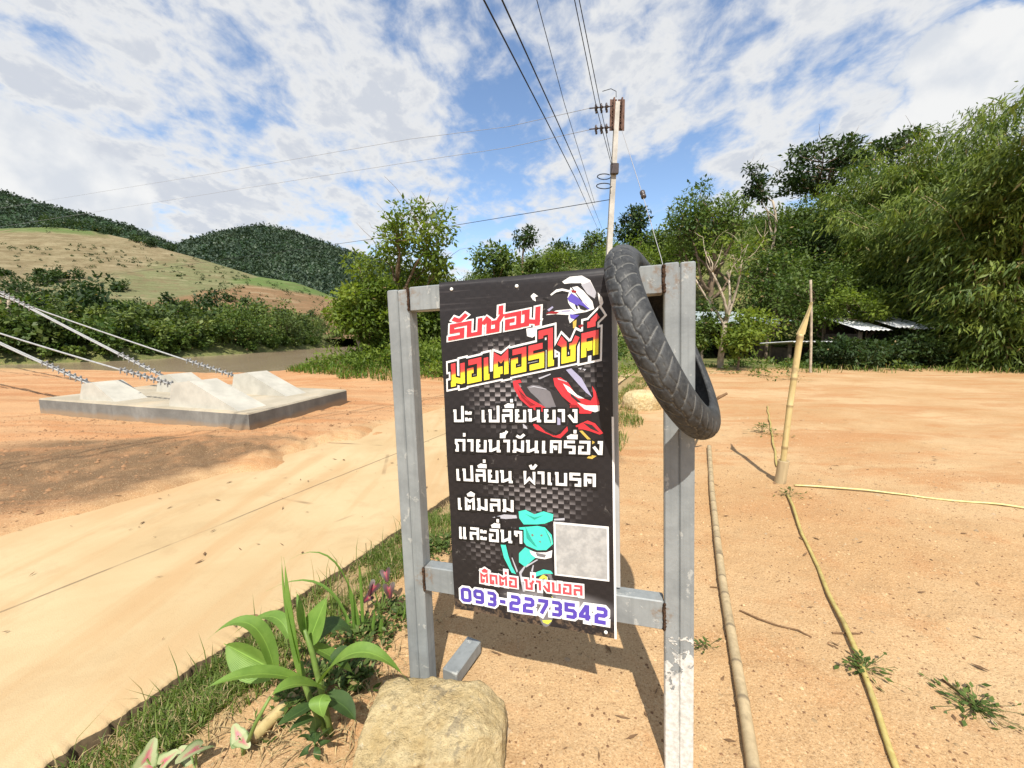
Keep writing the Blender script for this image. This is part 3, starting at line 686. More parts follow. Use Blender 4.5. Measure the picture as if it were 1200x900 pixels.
pic('helmet_print', [
 (I_dark, [zA((720, 210), (780, 178), (850, 175), (870, 260), (850, 300), (690, 330), (700, 260))], .0005),
 (I_white, [zA((800, 120), (850, 88), (930, 80), (985, 110), (1020, 180), (1020, 220), (960, 180), (925, 130), (860, 130), (815, 135)),
            zA((855, 160), (900, 150), (940, 180), (1000, 250), (1012, 300), (960, 320), (900, 330), (860, 290), (840, 260), (835, 225)),
            zA((1035, 190), (1065, 225), (1072, 260), (1055, 292), (1045, 260)), zA((690, 340), (760, 310), (860, 300), (900, 330), (850, 340), (760, 335)),
            zA((845, 330), (900, 345), (880, 370), (850, 395), (840, 360)), zA((720, 205), (760, 172), (800, 165), (855, 178), (850, 190), (800, 180), (760, 190), (728, 212)),
            zA((590, 215), (610, 195), (640, 215), (620, 222), (625, 250), (605, 240)), zA((560, 430), (590, 425), (625, 420), (620, 450), (632, 470), (600, 490), (565, 480))], .0009),
 (I_lilac, [zA((925, 235), (950, 258), (990, 290), (960, 275)), zA((700, 305), (735, 282), (742, 290), (712, 316)), zA((790, 312), (850, 306), (858, 316), (800, 322))], .00105),
 (I_black, [zA((858, 158), (866, 158), (935, 250), (928, 252)), zA((880, 262), (896, 258), (905, 300), (894, 302)), zA((668, 232), (678, 224), (720, 240), (716, 246)), zA((742, 200), (800, 182), (842, 196), (800, 196))], .00108),
 (I_silver, [zA((925, 140), (985, 120), (1025, 190), (1015, 232), (965, 200))], .0012),
 (I_bluep, [zA((835, 230), (860, 195), (905, 225), (960, 280), (985, 300), (950, 310), (915, 285), (845, 250)), zA((850, 335), (915, 340), (880, 368), (855, 360))], .0015),
 (I_dark, [zA((905, 268), (940, 282), (972, 302), (950, 310), (920, 300))], .0018),
 (I_redd, [zA((860, 175), (895, 180), (890, 195), (865, 190)), zA((690, 330), (730, 315), (780, 320), (760, 332)), zA((905, 412), (935, 400), (940, 415), (915, 425))], .0018),
 (I_gold, [zA((870, 385), (895, 370), (892, 425), (872, 428))], .0010)], 'printed picture of a rider in a white helmet')
pic('scooter_print', [
 (I_dark, [zB((520, 160), (640, 160), (780, 230), (860, 330), (840, 440), (760, 500), (620, 430), (560, 300))], .0005),
 (I_grey, [zB((565, 190), (600, 175), (650, 180), (720, 220), (760, 320), (700, 340), (640, 270), (590, 225))], .0008),
 (I_red, [zB((470, 150), (520, 140), (530, 160), (505, 165), (560, 250), (690, 325), (720, 360), (640, 350), (590, 330), (520, 270), (480, 200)),
          zB((740, 130), (790, 125), (840, 160), (900, 250), (990, 280), (1010, 250), (1000, 180), (1025, 220), (1050, 300), (990, 365), (920, 365), (850, 330), (860, 300), (800, 250), (750, 180)),
          zB((600, 430), (640, 440), (740, 520), (790, 500), (835, 450), (840, 480), (790, 530), (700, 500), (630, 470)), zB((890, 445), (970, 410), (1020, 430), (1075, 495), (1050, 505), (980, 480), (940, 470), (900, 470))], .0011),
 (I_redd, [zB((500, 190), (560, 270), (620, 310), (590, 318), (530, 260)), zB((845, 300), (900, 310), (920, 345), (870, 335))], .0014),
 (I_dark, [zB((845, 200), (880, 250), (930, 290), (905, 290), (860, 250)), zB((495, 165), (520, 215), (590, 290), (640, 318), (600, 300), (530, 235)), zB((650, 445), (740, 505), (770, 495), (745, 512), (690, 485)), zB((940, 425), (1000, 440), (1050, 490), (990, 465))], .00145),
 (I_silver, [zB((575, 195), (610, 182), (690, 200), (700, 206), (612, 190)), zB((770, 130), (830, 150), (835, 158), (772, 138)), zB((690, 330), (750, 325), (752, 332), (695, 338))], .0015),
 (I_lilac, [zB((825, 75), (860, 65), (930, 130), (1000, 255), (960, 225), (900, 160)), zB((755, 380), (790, 400), (800, 440), (770, 440))], .0016),
 (I_white, [zB((805, 165), (850, 190), (900, 240), (950, 265), (910, 262), (840, 220)), zB((900, 290), (960, 310), (1050, 310), (1050, 345), (1020, 355), (950, 335))], .0017),
 (I_silver, [zB((905, 65), (930, 60), (925, 75)), zB((935, 68), (960, 70), (950, 82)), zB((640, 130), (720, 100), (725, 106), (650, 138)), zB((540, 430), (565, 450), (570, 468), (545, 460))], .0012),
 (I_gold, [zB((915, 480), (935, 478), (1000, 545), (1030, 560), (1030, 600), (990, 560)), zB((985, 640), (1030, 648), (1000, 668), (965, 662))], .0010)], 'printed picture of a red scooter')
pic('scooter_print', [
 (I_dark, [zC((440, 590), (560, 590), (720, 640), (745, 750), (740, 900), (560, 900), (470, 800))], .0005),
 (I_silver, [zC((340, 425), (420, 405), (500, 410), (505, 430), (430, 435)), zC((750, 435), (820, 430), (820, 445), (750, 446)), zD((520, 160), (560, 110), (565, 118), (535, 170), (560, 290), (545, 290))], .0007),
 (I_mint, [zC((515, 385), (560, 375), (620, 405), (680, 385), (745, 405), (740, 445), (690, 465), (640, 470), (550, 470), (520, 430)),
           zC((520, 490), (640, 480), (690, 490), (735, 540), (745, 600), (700, 640), (640, 640), (570, 610), (530, 560)),
           zC((395, 590), (430, 600), (450, 680), (470, 740), (500, 800), (470, 790), (420, 690)), zC((520, 660), (560, 620), (620, 650), (640, 680), (560, 750), (520, 720)),
           zD((605, 170), (680, 140), (730, 150), (745, 170), (690, 168), (640, 185), (610, 200))], .0012),
 (I_mintd, [zC((560, 480), (600, 560), (640, 620), (620, 610), (570, 560)), zC((560, 400), (620, 425), (680, 410), (620, 440)), zC((690, 500), (730, 560), (735, 610), (715, 560))], .0015),
 (I_white, [zC((590, 640), (640, 655), (700, 655), (740, 640), (735, 690), (690, 700), (630, 690), (600, 665)), zC((700, 510), (730, 560), (738, 620), (728, 560))], .0016),
 (I_grey, [zC((600, 535), (612, 530), (618, 545), (605, 548)), zC((660, 538), (675, 535), (675, 548), (662, 548)), zC((650, 580), (665, 578), (662, 592)), zC((630, 655), (700, 670), (690, 690), (640, 680))], .0018),
 (I_grey, [zD(*[(700 + 62 * math.cos(a), 335 + 190 * math.sin(a)) for a in np.linspace(0, 6.28, 24, endpoint=False)])], .0006),
 (I_dark, [zD(*[(700 + 40 * math.cos(a), 335 + 160 * math.sin(a)) for a in np.linspace(0, 6.28, 24, endpoint=False)]), zD((600, 100), (740, 95), (735, 130), (680, 135), (610, 160)), zC((470, 640), (520, 600), (530, 690), (505, 780))], .0009),
 (I_silver, [zD((690, 190), (712, 190), (705, 330), (695, 330)), zD((600, 150), (612, 110), (618, 112), (610, 160)), zC((560, 745), (640, 700), (645, 706), (568, 755)), zC((505, 790), (470, 690), (476, 688), (512, 780))], .0010),
 (I_lime, [zD((650, 200), (680, 175), (705, 190), (712, 240), (700, 238), (690, 200), (668, 205), (662, 240)), zD((660, 450), (740, 460), (735, 490), (710, 508), (680, 495)), zD((735, 320), (745, 330), (745, 420), (735, 420))], .0010)], 'printed picture of a mint green scooter')
# blank pale sticker square beside the mint scooter
m = MB(); qx = [zC((747, 452))[0], zC((1113, 486))[0], zD((1118, 226))[0], zD((757, 178))[0]]; shape(m, qx, .0022)
def stick_fn(t, b):
    p = obj_pos(t); n = t.noise(p, 30, 5, .7)
    t.l.new(t.mix(t.range(n, .35, .65), (.30, .30, .295), (.42, .415, .40)), b.inputs['Base Color']); b.inputs['Roughness'].default_value = .5
m.build('sticker_border', I_white, banner)
m = MB(); cx_ = sum(a for a, _ in qx) / 4; cy_ = sum(c for _, c in qx) / 4; shape(m, [(cx_ + (a - cx_) * .93, cy_ + (c - cy_) * .93) for a, c in qx], .0030); m.build('sticker', material('blank_sticker', stick_fn), banner)
# loose steel foot lying against the post
fo = MB(); A = G(527, 803); B = G(556, 764); A.z = .03; B.z = .035; dr = (B - A).normalized(); sd = Vector((dr.y, -dr.x, 0)); Mx = Matrix((sd, dr, Vector((0, 0, 1)))).transposed()
Fi = FM.inverted()
fo.box((0, 0, 0), (.062, (B - A).length, .05), bev=.003); Mw = Mx.to_4x4(); Mw.translation = (A + B) / 2
fo.v = [tuple(Fi @ (Mw @ Vector(p))) for p in fo.v]; fo.build('foot_bar', M_steel, sign)

# ------------------------------------------------------------------ tyre hung over the corner of the stand
def tyre_mat(t, b):
    p = obj_pos(t); at = t.new('ShaderNodeAttribute', attribute_name='tint').outputs['Fac']
    n = t.noise(p, 14, 6, .7, .3); n2 = t.noise(p, 90, 4, .7)
    col = t.mix(t.range(n, .35, .7), (.020, .021, .022), (.056, .058, .059))
    col = t.mix(t.math('MULTIPLY', t.range(n2, .45, .7), .35), col, (.105, .105, .10))
    col = t.mix(t.math('MULTIPLY', t.range(at, .2, .9), t.range(n, .25, .5, .35, .9)), col, (.17, .165, .15))
    t.l.new(col, b.inputs['Base Color']); b.inputs['Roughness'].default_value = .62; b.inputs['Specular IOR Level'].default_value = .35
    t.l.new(t.bump(n2, .35, .003), b.inputs['Normal'])
M_tyre = material('worn_rubber', tyre_mat)
TC = Vector((.410, 1.085, 0)); TC.z = P(783, 398, 1.085).z
e2 = Vector((.30, .54, .03)).normalized(); e1 = (P(836, 510, 1.085) - P(722, 296, 1.085)).normalized(); e1 = (e1 - e2 * e1.dot(e2)).normalized(); e3 = e1.cross(e2)
prof = []                                        # (radius, half-width coordinate): outer skin from bead to bead, then the inner skin
RO, HWD = .277, .0405
for k in range(41):
    a = math.pi * (k / 40 - .5); prof.append((RO - .068 + .068 * max(math.cos(a), 0) ** .62, HWD * math.sin(a) * (1 if abs(math.sin(a)) < .93 else 1), 1, k / 40))
prof = [(RO - .075, -.028, 0, 0), (RO - .066, -.0365, 0, 0)] + prof[2:-2] + [(RO - .066, .0365, 0, 0), (RO - .075, .028, 0, 0), (RO - .066, .025, 0, 0), (RO - .045, .032, 0, 0), (RO - .022, .030, 0, 0), (RO - .014, .018, 0, 0), (RO - .012, 0, 0, 0), (RO - .014, -.018, 0, 0), (RO - .022, -.030, 0, 0), (RO - .045, -.032, 0, 0), (RO - .066, -.025, 0, 0)]
NA = 760; V = []; T = []
for i in range(NA):
    a = 2 * math.pi * i / NA
    for (r, y, tread, s) in prof:
        g = 0
        if tread:
            u = y / HWD                                # -1..1
            def ln(v, wd): return max(0, 1 - abs(v) / wd)
            g = max(g, ln(u - .10 * math.sin(a * 26), .06), ln(abs(u) - .46 - .05 * math.sin(a * 26 + 1.5), .05) * .7)
            for sgn, ph in ((1, 0), (-1, .5)):
                if sgn * u > .12 and abs(u) < .93:
                    v = (a * 42 / (2 * math.pi) + ph + .9 * abs(u) ** 1.5) % 1.0
                    g = max(g, ln(v - .5, .11) * (1 if abs(u) > .45 else .7))
            r = r - .0035 * min(1, g * 1.6)
        q = TC + (e1 * math.cos(a) + e2 * math.sin(a)) * r * (1 + .012 * math.cos(2 * a)) + e3 * y
        V.append(q); T.append(g)
npf = len(prof); I, J = np.meshgrid(np.arange(NA), np.arange(npf), indexing='ij'); I2 = (I + 1) % NA; J2 = (J + 1) % npf
Q = np.stack([I * npf + J, I * npf + J2, I2 * npf + J2, I2 * npf + J], -1).reshape(-1, 4)
V = np.array([tuple(q - TC) for q in V]); ty = np_mesh('motorcycle_tyre', V, Q, M_tyre, None, True, T); ty.location = TC
tag(ty, 'worn black motorcycle tyre hung over the corner of the steel sign stand', 'tyre')
# ------------------------------------------------------------------ concrete anchor slab with its wedge blocks
def conc_fn(top):
    def fn(t, b):
        p = geo_pos(t); n = t.noise(p, 1.6, 6, .65, .3); n2 = t.noise(p, 30, 5, .7)
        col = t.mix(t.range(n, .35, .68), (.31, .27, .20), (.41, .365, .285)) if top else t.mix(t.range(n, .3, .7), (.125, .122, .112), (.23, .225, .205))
        if not top:
            mp = t.new('ShaderNodeMapping'); mp.inputs['Scale'].default_value = (6, 6, .7); t.l.new(p, mp.inputs[0])
            col = t.mix(t.math('MULTIPLY', t.range(t.noise(mp.outputs[0], 1, 5, .65), .45, .7), .6), col, (.12, .115, .105))
            xyz = t.new('ShaderNodeSeparateXYZ'); t.l.new(p, xyz.inputs[0])
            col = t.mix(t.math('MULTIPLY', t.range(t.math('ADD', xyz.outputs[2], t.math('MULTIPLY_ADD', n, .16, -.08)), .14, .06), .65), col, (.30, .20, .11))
        else: col = t.mix(t.math('MULTIPLY', t.range(t.noise(p, .8, 5, .6), .5, .66), .5), col, (.46, .35, .22))
        col = t.mix(t.math('MULTIPLY', t.range(n2, .58, .7), .4), col, (.20, .185, .16))
        t.l.new(col, b.inputs['Base Color']); b.inputs['Roughness'].default_value = .9; b.inputs['Specular IOR Level'].default_value = .2
        t.l.new(t.bump(n2, .4, .01), b.inputs['Normal'])
    return fn
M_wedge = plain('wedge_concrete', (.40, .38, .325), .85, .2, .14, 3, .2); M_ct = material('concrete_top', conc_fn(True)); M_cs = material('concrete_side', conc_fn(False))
SA, SB, SD = G(48, 487), G(293, 509), G(407, 474); SH = .27
sa = Vector((SA.x, SA.y, 0)); sb = Vector((SB.x, SB.y, 0)); sd_ = Vector((SD.x, SD.y, 0)); sc_ = sa + (sd_ - sb)
slab = empty('anchor_slab', sb, label='low grey concrete anchor slab with sloping wedge blocks beside the road', cat='concrete slab')
sb0 = sb.copy(); q = [v - sb0 for v in (sa, sb, sd_, sc_)]
m = MB(); b_ = .02
cen = sum(q, Vector()) / 4
m.add([(*v.xy, -.2) for v in q] + [(*v.xy, SH - b_) for v in q], [(i, (i + 1) % 4, 4 + (i + 1) % 4, 4 + i) for i in range(4)])
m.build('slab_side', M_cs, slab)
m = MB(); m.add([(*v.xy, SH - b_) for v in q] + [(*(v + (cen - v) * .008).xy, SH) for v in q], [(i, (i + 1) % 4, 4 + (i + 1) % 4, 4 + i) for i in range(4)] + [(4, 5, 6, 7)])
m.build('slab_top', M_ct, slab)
ux = (sb - sa).normalized(); uy = Vector((-ux.y, ux.x, 0))
WEDGE = [((93, 468), .80, .30, .42, .27), ((198, 476), 1.25, .40, .42, .36), ((183, 459), .85, .30, .42, .31), ((271, 461), 1.15, .35, .42, .36)]
tips = []
for (px, py), ln, tp, wd, ht in WEDGE:
    o = G(px, py, SH) - sb0
    V = []
    for yy in (0, wd):
        ch = wd * .05
        V += [o + uy * yy, o + ux * ln + uy * yy, o + ux * tp + uy * (yy + (ch if yy == 0 else -ch)) + Vector((0, 0, ht)), o + ux * .06 + uy * (yy + (ch if yy == 0 else -ch)) + Vector((0, 0, ht * .88))]
    m = MB(); m.add([v - Vector((0, 0, .003 if i in (0, 1, 4, 5) else 0)) for i, v in enumerate(V)], [(0, 1, 2, 3), (7, 6, 5, 4), (3, 2, 6, 7), (2, 1, 5, 6), (0, 3, 7, 4)])
    m.build('wedge_block', M_wedge, slab)
    tips.append(sb0 + o + uy * wd / 2 + Vector((0, 0, ht * .62)) + ux * .03)
M_cable = plain('galvanised_cable', (.30, .30, .29), .5, .4, .2, 30); M_clamp = plain('clamp_steel', (.27, .27, .265), .5, .4, .2, 40)
cab = [((0, 395), 0, 'steel bridge cable running into the wedge block nearest the left edge'), ((0, 380), 1, 'steel bridge cable running into the large front wedge block'), ((0, 333), 2, 'thick steel bridge cable running into the small rear wedge block'), ((0, 336), 3, 'thin steel bridge cable running into the rearmost wedge block by the river')]
for (px, py), k, lab in cab:
    A = tips[k]; dxy = Vector((-ux.x, -ux.y, 0))
    # where this heading leaves the picture on the left
    rx = ray(px, py); s_ = (A.x * rx.y - A.y * rx.x) / (-dxy.x * rx.y + dxy.y * rx.x); E_ = A + dxy * s_
    E_.z = CAM_H + rx.z / rx.y * E_.y; dr = (E_ - A); ln = dr.length; dr.normalize()
    far_ = A + dr * (ln + 14)
    c = empty('bridge_cable', A, label=lab, cat='cable', group='bridge anchor cables')
    def sag(u): return dr * (u * (ln + 14)) - Vector((0, 0, .9 * 4 * u * (1 - u) * .25))
    pts = [sag(u) + Vector((0, 0, .9 * u * 0)) for u in np.linspace(0.006, 1, 30)]
    dd = dr.cross(Vector((0, 0, 1))).normalized() * .02
    double = k in (0, 2)
    MBc = MB(); MBc.tube([p + (dd if double else dd * 0) for p in pts], .014, 8)
    if double: MBc.tube([p - dd for p in pts], .014, 8)
    MBc.build('strand', M_cable, c, True)
    th_ = MB(); th_.tube([dr * .02 - Vector((0, 0, .05)), dr * .02, dr * .10, dr * .24], [.022, .03, .026, .018], 8); th_.build('thimble', plain('thimble', (.10, .10, .10), .5, .5) if k == 0 else bpy.data.materials['thimble'], c, True)
    ncl = 8
    for j in range(ncl + (7 if k == 2 else 0)):
        u = (.30 + .14 * j) if j < ncl else (ln * .80 + .16 * (j - ncl))
        p = sag(u / (ln + 14)); m = MB(); q_ = dr.to_track_quat('X', 'Z').to_matrix()
        m.box(p + Vector((0, 0, .012)), (.030, .085, .028), q_, bev=.004)
        for e in (-.028, .028):
            m.tube([p + q_ @ Vector((0, e, -.045)), p + q_ @ Vector((0, e, .048))], .008, 6)
            m.tube([p + q_ @ Vector((0, e, .026)), p + q_ @ Vector((0, e, .040))], .014, 6)
        m.build('clamp', M_clamp, c)

# ------------------------------------------------------------------ bamboo stake, canes and strips on the lot
def bamboo_mat(name, a, c, dark):
    def fn(t, b):
        p = obj_pos(t); mp = t.new('ShaderNodeMapping'); mp.inputs['Scale'].default_value = (40, 40, 4); t.l.new(p, mp.inputs[0])
        n = t.noise(mp.outputs[0], 1, 5, .65); at = t.new('ShaderNodeAttribute', attribute_name='tint').outputs['Fac']
        col = t.mix(t.range(n, .3, .7), a, c); col = t.mix(t.math('MULTIPLY', t.range(t.noise(p, 9, 5, .7), .52, .68), .55), col, dark)
        col = t.mix(t.math('MULTIPLY', at, .75), col, dark)
        t.l.new(col, b.inputs['Base Color']); b.inputs['Roughness'].default_value = .45; t.l.new(t.bump(n, .4, .003), b.inputs['Normal'])
    return material(name, fn)
M_bam_y = bamboo_mat('bamboo_yellow', (.42, .31, .13), (.52, .41, .19), (.20, .13, .06)); M_bam_g = bamboo_mat('bamboo_dry', (.33, .25, .14), (.43, .33, .19), (.13, .095, .06))
def cane(name, pts, r0, r1, mat, node=.22, parent=None, bulge=.10, n=10):
    pts = [Vector(p) for p in pts]; seg = [(b - a).length for a, b in zip(pts[:-1], pts[1:])]; tot = sum(seg)
    def at(s):
        for a, b, l in zip(pts[:-1], pts[1:], seg):
            if s <= l: return a.lerp(b, s / max(l, 1e-6))
            s -= l
        return pts[-1]
    S = []; s = 0; k = 0
    while s < tot:
        nd = node * (1 + .25 * math.sin(k * 2.3)); k += 1
        for u, g in ((0, 1), (.025, 1), (.06, 0), (.94, 0)): 
            if s + u * nd <= tot: S.append((s + u * nd, g))
        s += nd
    S.append((tot, 0)); m = MB(); C = []; Rr = []; T = []
    for s, g in S: C.append(at(s)); Rr.append((r0 + (r1 - r0) * s / tot) * (1 + bulge * g)); T += [float(g)] * n
    m.tube(C, Rr, n); o0 = C[0]
    m.v = [tuple(Vector(v) - pts[0]) for v in m.v]
    o = m.build(name, mat, parent, True); o.location = pts[0]
    a = o.data.attributes.new('tint', 'FLOAT', 'POINT'); a.data.foreach_set('value', np.array(T + [0] * (len(m.v) - len(T)), dtype=np.float32))
    return o
def gz(p, h=0): return Vector((p.x, p.y, zat(p.x, p.y) + h))
pp = [gz(G(x, y), .022) for x, y in ((831, 526), (834, 575), (840, 630), (847, 690), (856, 745), (865, 800), (874, 850), (886, 930))]
tag(cane('bamboo_cane', pp, .021, .0185, M_bam_g, .20), 'long dry bamboo cane lying on the sand beside the steel stand', 'bamboo')
def strip(pts, wd, hgt, mat, lab, tilt=0, name='bamboo_strip'):
    P_ = [gz(G(x, y), .006) for x, y in pts]; m = MB(); V = []; F = []; rng = random.Random(len(pts)); out = []
    for a, b in zip(P_[:-1], P_[1:]):
        k = max(2, int((b - a).length / .08))
        out += [a.lerp(b, i / k) for i in range(k)]
    out.append(P_[-1]); out = [Vector((p.x + .006 * math.sin(i * .7), p.y, zat(p.x, p.y) + .012 + .006 * math.sin(i * .43))) for i, p in enumerate(out)]
    for i, p in enumerate(out):
        tg = (out[min(i + 1, len(out) - 1)] - out[max(i - 1, 0)]).normalized(); sd = Vector((tg.y, -tg.x, 0)).normalized()
        for a, c in ((-1, -1), (1, -1), (1, 1), (0, 1.5), (-1, 1)): V.append(p + sd * a * wd / 2 + Vector((0, 0, c * hgt / 2)))
    for i in range(len(out) - 1):
        for k in range(5): F.append((i * 5 + k, i * 5 + (k + 1) % 5, i * 5 + 5 + (k + 1) % 5, i * 5 + 5 + k))
    F.append((4, 3, 2, 1, 0)); o = (len(out) - 1) * 5; F.append((o, o + 1, o + 2, o + 3, o + 4))
    m.add(V, F); return tag(m.build(name, mat, None, True), lab, 'bamboo strip')
M_strip = bamboo_mat('split_bamboo', (.36, .28, .08), (.46, .37, .13), (.20, .14, .06)); M_stripw = bamboo_mat('split_bamboo_pale', (.52, .46, .17), (.60, .55, .26), (.40, .30, .12))
strip([(922, 582), (941, 628), (962, 676), (988, 735), (1010, 795), (1030, 845), (1052, 905), (1075, 960)], .016, .010, M_strip, 'yellow split bamboo strip running along the sand to the foot of the stake')
strip([(899, 477), (905, 515), (911, 548)], .018, .010, M_strip, 'short yellow split bamboo strip lying behind the stake')
strip([(931, 571), (1010, 577), (1100, 586), (1210, 597), (1330, 610)], .020, .008, M_stripw, 'pale split bamboo strip stretched to the right across the sand')
sb_ = gz(G(914, 566)); stake = empty('bamboo_stake', sb_, label='leaning yellow bamboo stake set in a cut bamboo socket in the sand', cat='stake')
tp = P(938, 392, sb_.y + .05); tp2 = P(950, 354, sb_.y + .06)
cane('pole', [Vector((.005, 0, .0)), (tp - sb_) * .5 + Vector((-.006, 0, 0)), tp - sb_], .022, .024, M_bam_y, .30, stake)
m = MB(); a = tp - sb_; b2 = tp2 - sb_; V = []
for u in np.linspace(0, 1, 6):
    c = a.lerp(b2, u); hw = .025 * (1 - u) ** .8 + .004
    V += [c + Vector((-hw * (1 - .9 * u) + .01 * u, -.012, 0)), c + Vector((hw, -.012, 0)), c + Vector((hw, .012, 0)), c + Vector((-hw * (1 - .9 * u) + .01 * u, .012, 0))]
m.add(V, [(i * 4 + k, i * 4 + (k + 1) % 4, i * 4 + 4 + (k + 1) % 4, i * 4 + 4 + k) for i in range(5) for k in range(4)] + [(20, 21, 22, 23)])
m.build('split_end', M_bam_y, stake)
m = MB(); n = 14; V = []
for z, r in ((-.08, .043), (.0, .044), (.08, .041), (.19, .043), (.195, .043), (.195, .034), (.05, .034)):
    for k in range(n): V.append((r * math.cos(2 * math.pi * k / n) + z * .08, r * math.sin(2 * math.pi * k / n), z))
m.add(V, [(i * n + k, i * n + (k + 1) % n, (i + 1) * n + (k + 1) % n, (i + 1) * n + k) for i in range(6) for k in range(n)]); m.build('socket', M_bam_g, stake, True)
M_twig = plain('twig', (.16, .095, .05), .85, .1, .3, 20)
def twig(pts, r, lab):
    q = [gz(G(x, y), r + .004 * (i % 2)) for i, (x, y) in enumerate(pts)]; m = MB(); m.tube(q, [r * (1 - .4 * i / len(q)) for i in range(len(q))], 6)
    tag(m.build('twig', M_twig), lab, 'twig')
twig([(867, 717), (888, 727), (912, 736), (935, 742), (951, 749)], .0045, 'thin brown twig on the sand between the cane and the split bamboo strip')
twig([(975, 744), (995, 746), (1008, 745)], .004, 'short dark twig touching the yellow split bamboo strip')
twig([(1104, 797), (1118, 808), (1134, 819)], .004, 'short dark twig beside the torn green sprig')
twig([(832, 688), (842, 690)], .0035, 'tiny twig poking out from under the long dry bamboo cane')
st_ = MB(); a = P(822, 470, 1.45); st_.tube([gz(G(832, 484)), P(836, 474, 3.9), P(842, 466, 3.9), P(852, 461, 3.9)], [.016, .014, .016, .012], 7)
tag(st_.build('dead_stick', M_twig), 'dark broken stick poking up from the sand behind the tyre', 'stick')

# ------------------------------------------------------------------ leaves, plants
def leafmat(name, dark, light, trans=.35, rough=.55, spec=.3, vein=None, dead=(.30, .22, .10)):
    m = bpy.data.materials.new(name); m.use_nodes = True; t = NT(m.node_tree); b = t.n['Principled BSDF']
    at = t.new('ShaderNodeAttribute', attribute_name='tint').outputs['Fac']
    col = t.mix(t.math('FRACT', at), dark, light)
    col = t.mix(t.range(at, .985, .999), col, dead)
    t.l.new(col, b.inputs['Base Color']); b.inputs['Roughness'].default_value = rough; b.inputs['Specular IOR Level'].default_value = spec
    tr = t.new('ShaderNodeBsdfTranslucent'); t.l.new(t.mix(1.0, col, (1.25, 1.3, .55), 'MULTIPLY'), tr.inputs[0])
    mx = t.new('ShaderNodeMixShader'); mx.inputs[0].default_value = trans
    t.l.new(b.outputs[0], mx.inputs[1]); t.l.new(tr.outputs[0], mx.inputs[2]); t.l.new(mx.outputs[0], t.n['Material Output'].inputs[0])
    return m
def blade_fn(name, dark, light, rough=.52):
    # broad leaf with lengthwise veins, coordinates carried in the leaf's own attribute
    m = bpy.data.materials.new(name); m.use_nodes = True; t = NT(m.node_tree); b = t.n['Principled BSDF']
    at = t.new('ShaderNodeAttribute', attribute_name='tint').outputs['Fac']; p = obj_pos(t)
    ve = t.math('ABSOLUTE', t.math('SINE', t.math('MULTIPLY', at, 42)))
    col = t.mix(t.range(t.noise(p, 18, 4, .6), .3, .7), dark, light); col = t.mix(t.math('MULTIPLY', t.range(ve, .7, 1), .35), col, tuple(x * 1.5 for x in light))
    col = t.mix(t.range(t.math('ABSOLUTE', at), .07, .01), col, tuple(min(1, x * 1.4) for x in light))
    t.l.new(col, b.inputs['Base Color']); b.inputs['Roughness'].default_value = rough; b.inputs['Specular IOR Level'].default_value = .45
    t.l.new(t.bump(ve, .3, .002), b.inputs['Normal'])
    tr = t.new('ShaderNodeBsdfTranslucent'); t.l.new(t.mix(1.0, col, (1.35, 1.3, .5), 'MULTIPLY'), tr.inputs[0])
    mx = t.new('ShaderNodeMixShader'); mx.inputs[0].default_value = .33
    t.l.new(b.outputs[0], mx.inputs[1]); t.l.new(tr.outputs[0], mx.inputs[2]); t.l.new(mx.outputs[0], t.n['Material Output'].inputs[0])
    return m
M_blade = blade_fn('broad_leaf', (.115, .215, .035), (.17, .29, .055)); M_bladed = blade_fn('dark_leaf', (.035, .075, .022), (.06, .11, .03))
def leaf(name, a, b, c, wd, mat, parent, origin, fold=.25, n=14, side=None, wmax=.35, ripple=0.0):
    # quadratic arch a -> b (on the curve) -> c, width profile, folded along the midrib
    a, b, c = Vector(a), Vector(b), Vector(c); ctl = b * 2 - (a + c) / 2; V = []; F = []; T = []
    pts = [a * (1 - u) ** 2 + ctl * 2 * u * (1 - u) + c * u * u for u in np.linspace(0, 1, n)]
    for i, p in enumerate(pts):
        u = i / (n - 1); tg = (pts[min(i + 1, n - 1)] - pts[max(i - 1, 0)]).normalized()
        if side is None:
            sd = tg.cross(Vector((0, 0, 1)));
            if sd.length < .25: sd = tg.cross(Vector((.3, -1, .2)))
            sd.normalize()
        else: sd = (Vector(side) - tg * tg.dot(Vector(side))).normalized()
        nm = sd.cross(tg).normalized()
        if nm.z < 0 and side is None: nm = -nm
        w_ = wd * .54 * (math.sin(math.pi * min(1, (u + .06)) ** (math.log(.5) / math.log(wmax + .06))) ** .8 if u < .94 else max(0, (1 - u) / .06) * math.sin(math.pi * 1.0 ** 1) + .12 * (1 - u) / .06)
        w_ = max(w_, .0008)
        for k in range(-3, 4):
            e = k / 3; V.append(p + sd * w_ * e + nm * (abs(e) * w_ * fold + ripple * math.sin(u * 19 + k) * abs(e)) - origin); T.append(e)
    for i in range(n - 1):
        for k in range(6): F.append((i * 7 + k, i * 7 + k + 1, i * 7 + 8 + k, i * 7 + 7 + k))
    return np_mesh(name, [tuple(v) for v in V], F, mat, parent, True, T)
def z6(x, y, Y): return P(230 + x / 3.463, 640 + y / 3.463, Y)
po = gz(G(384, 872)); plant = empty('broadleaf_plant', po, label='bright green arching plant with long broad leaves beside the yellow boulder', cat='plant')
W0 = po.y
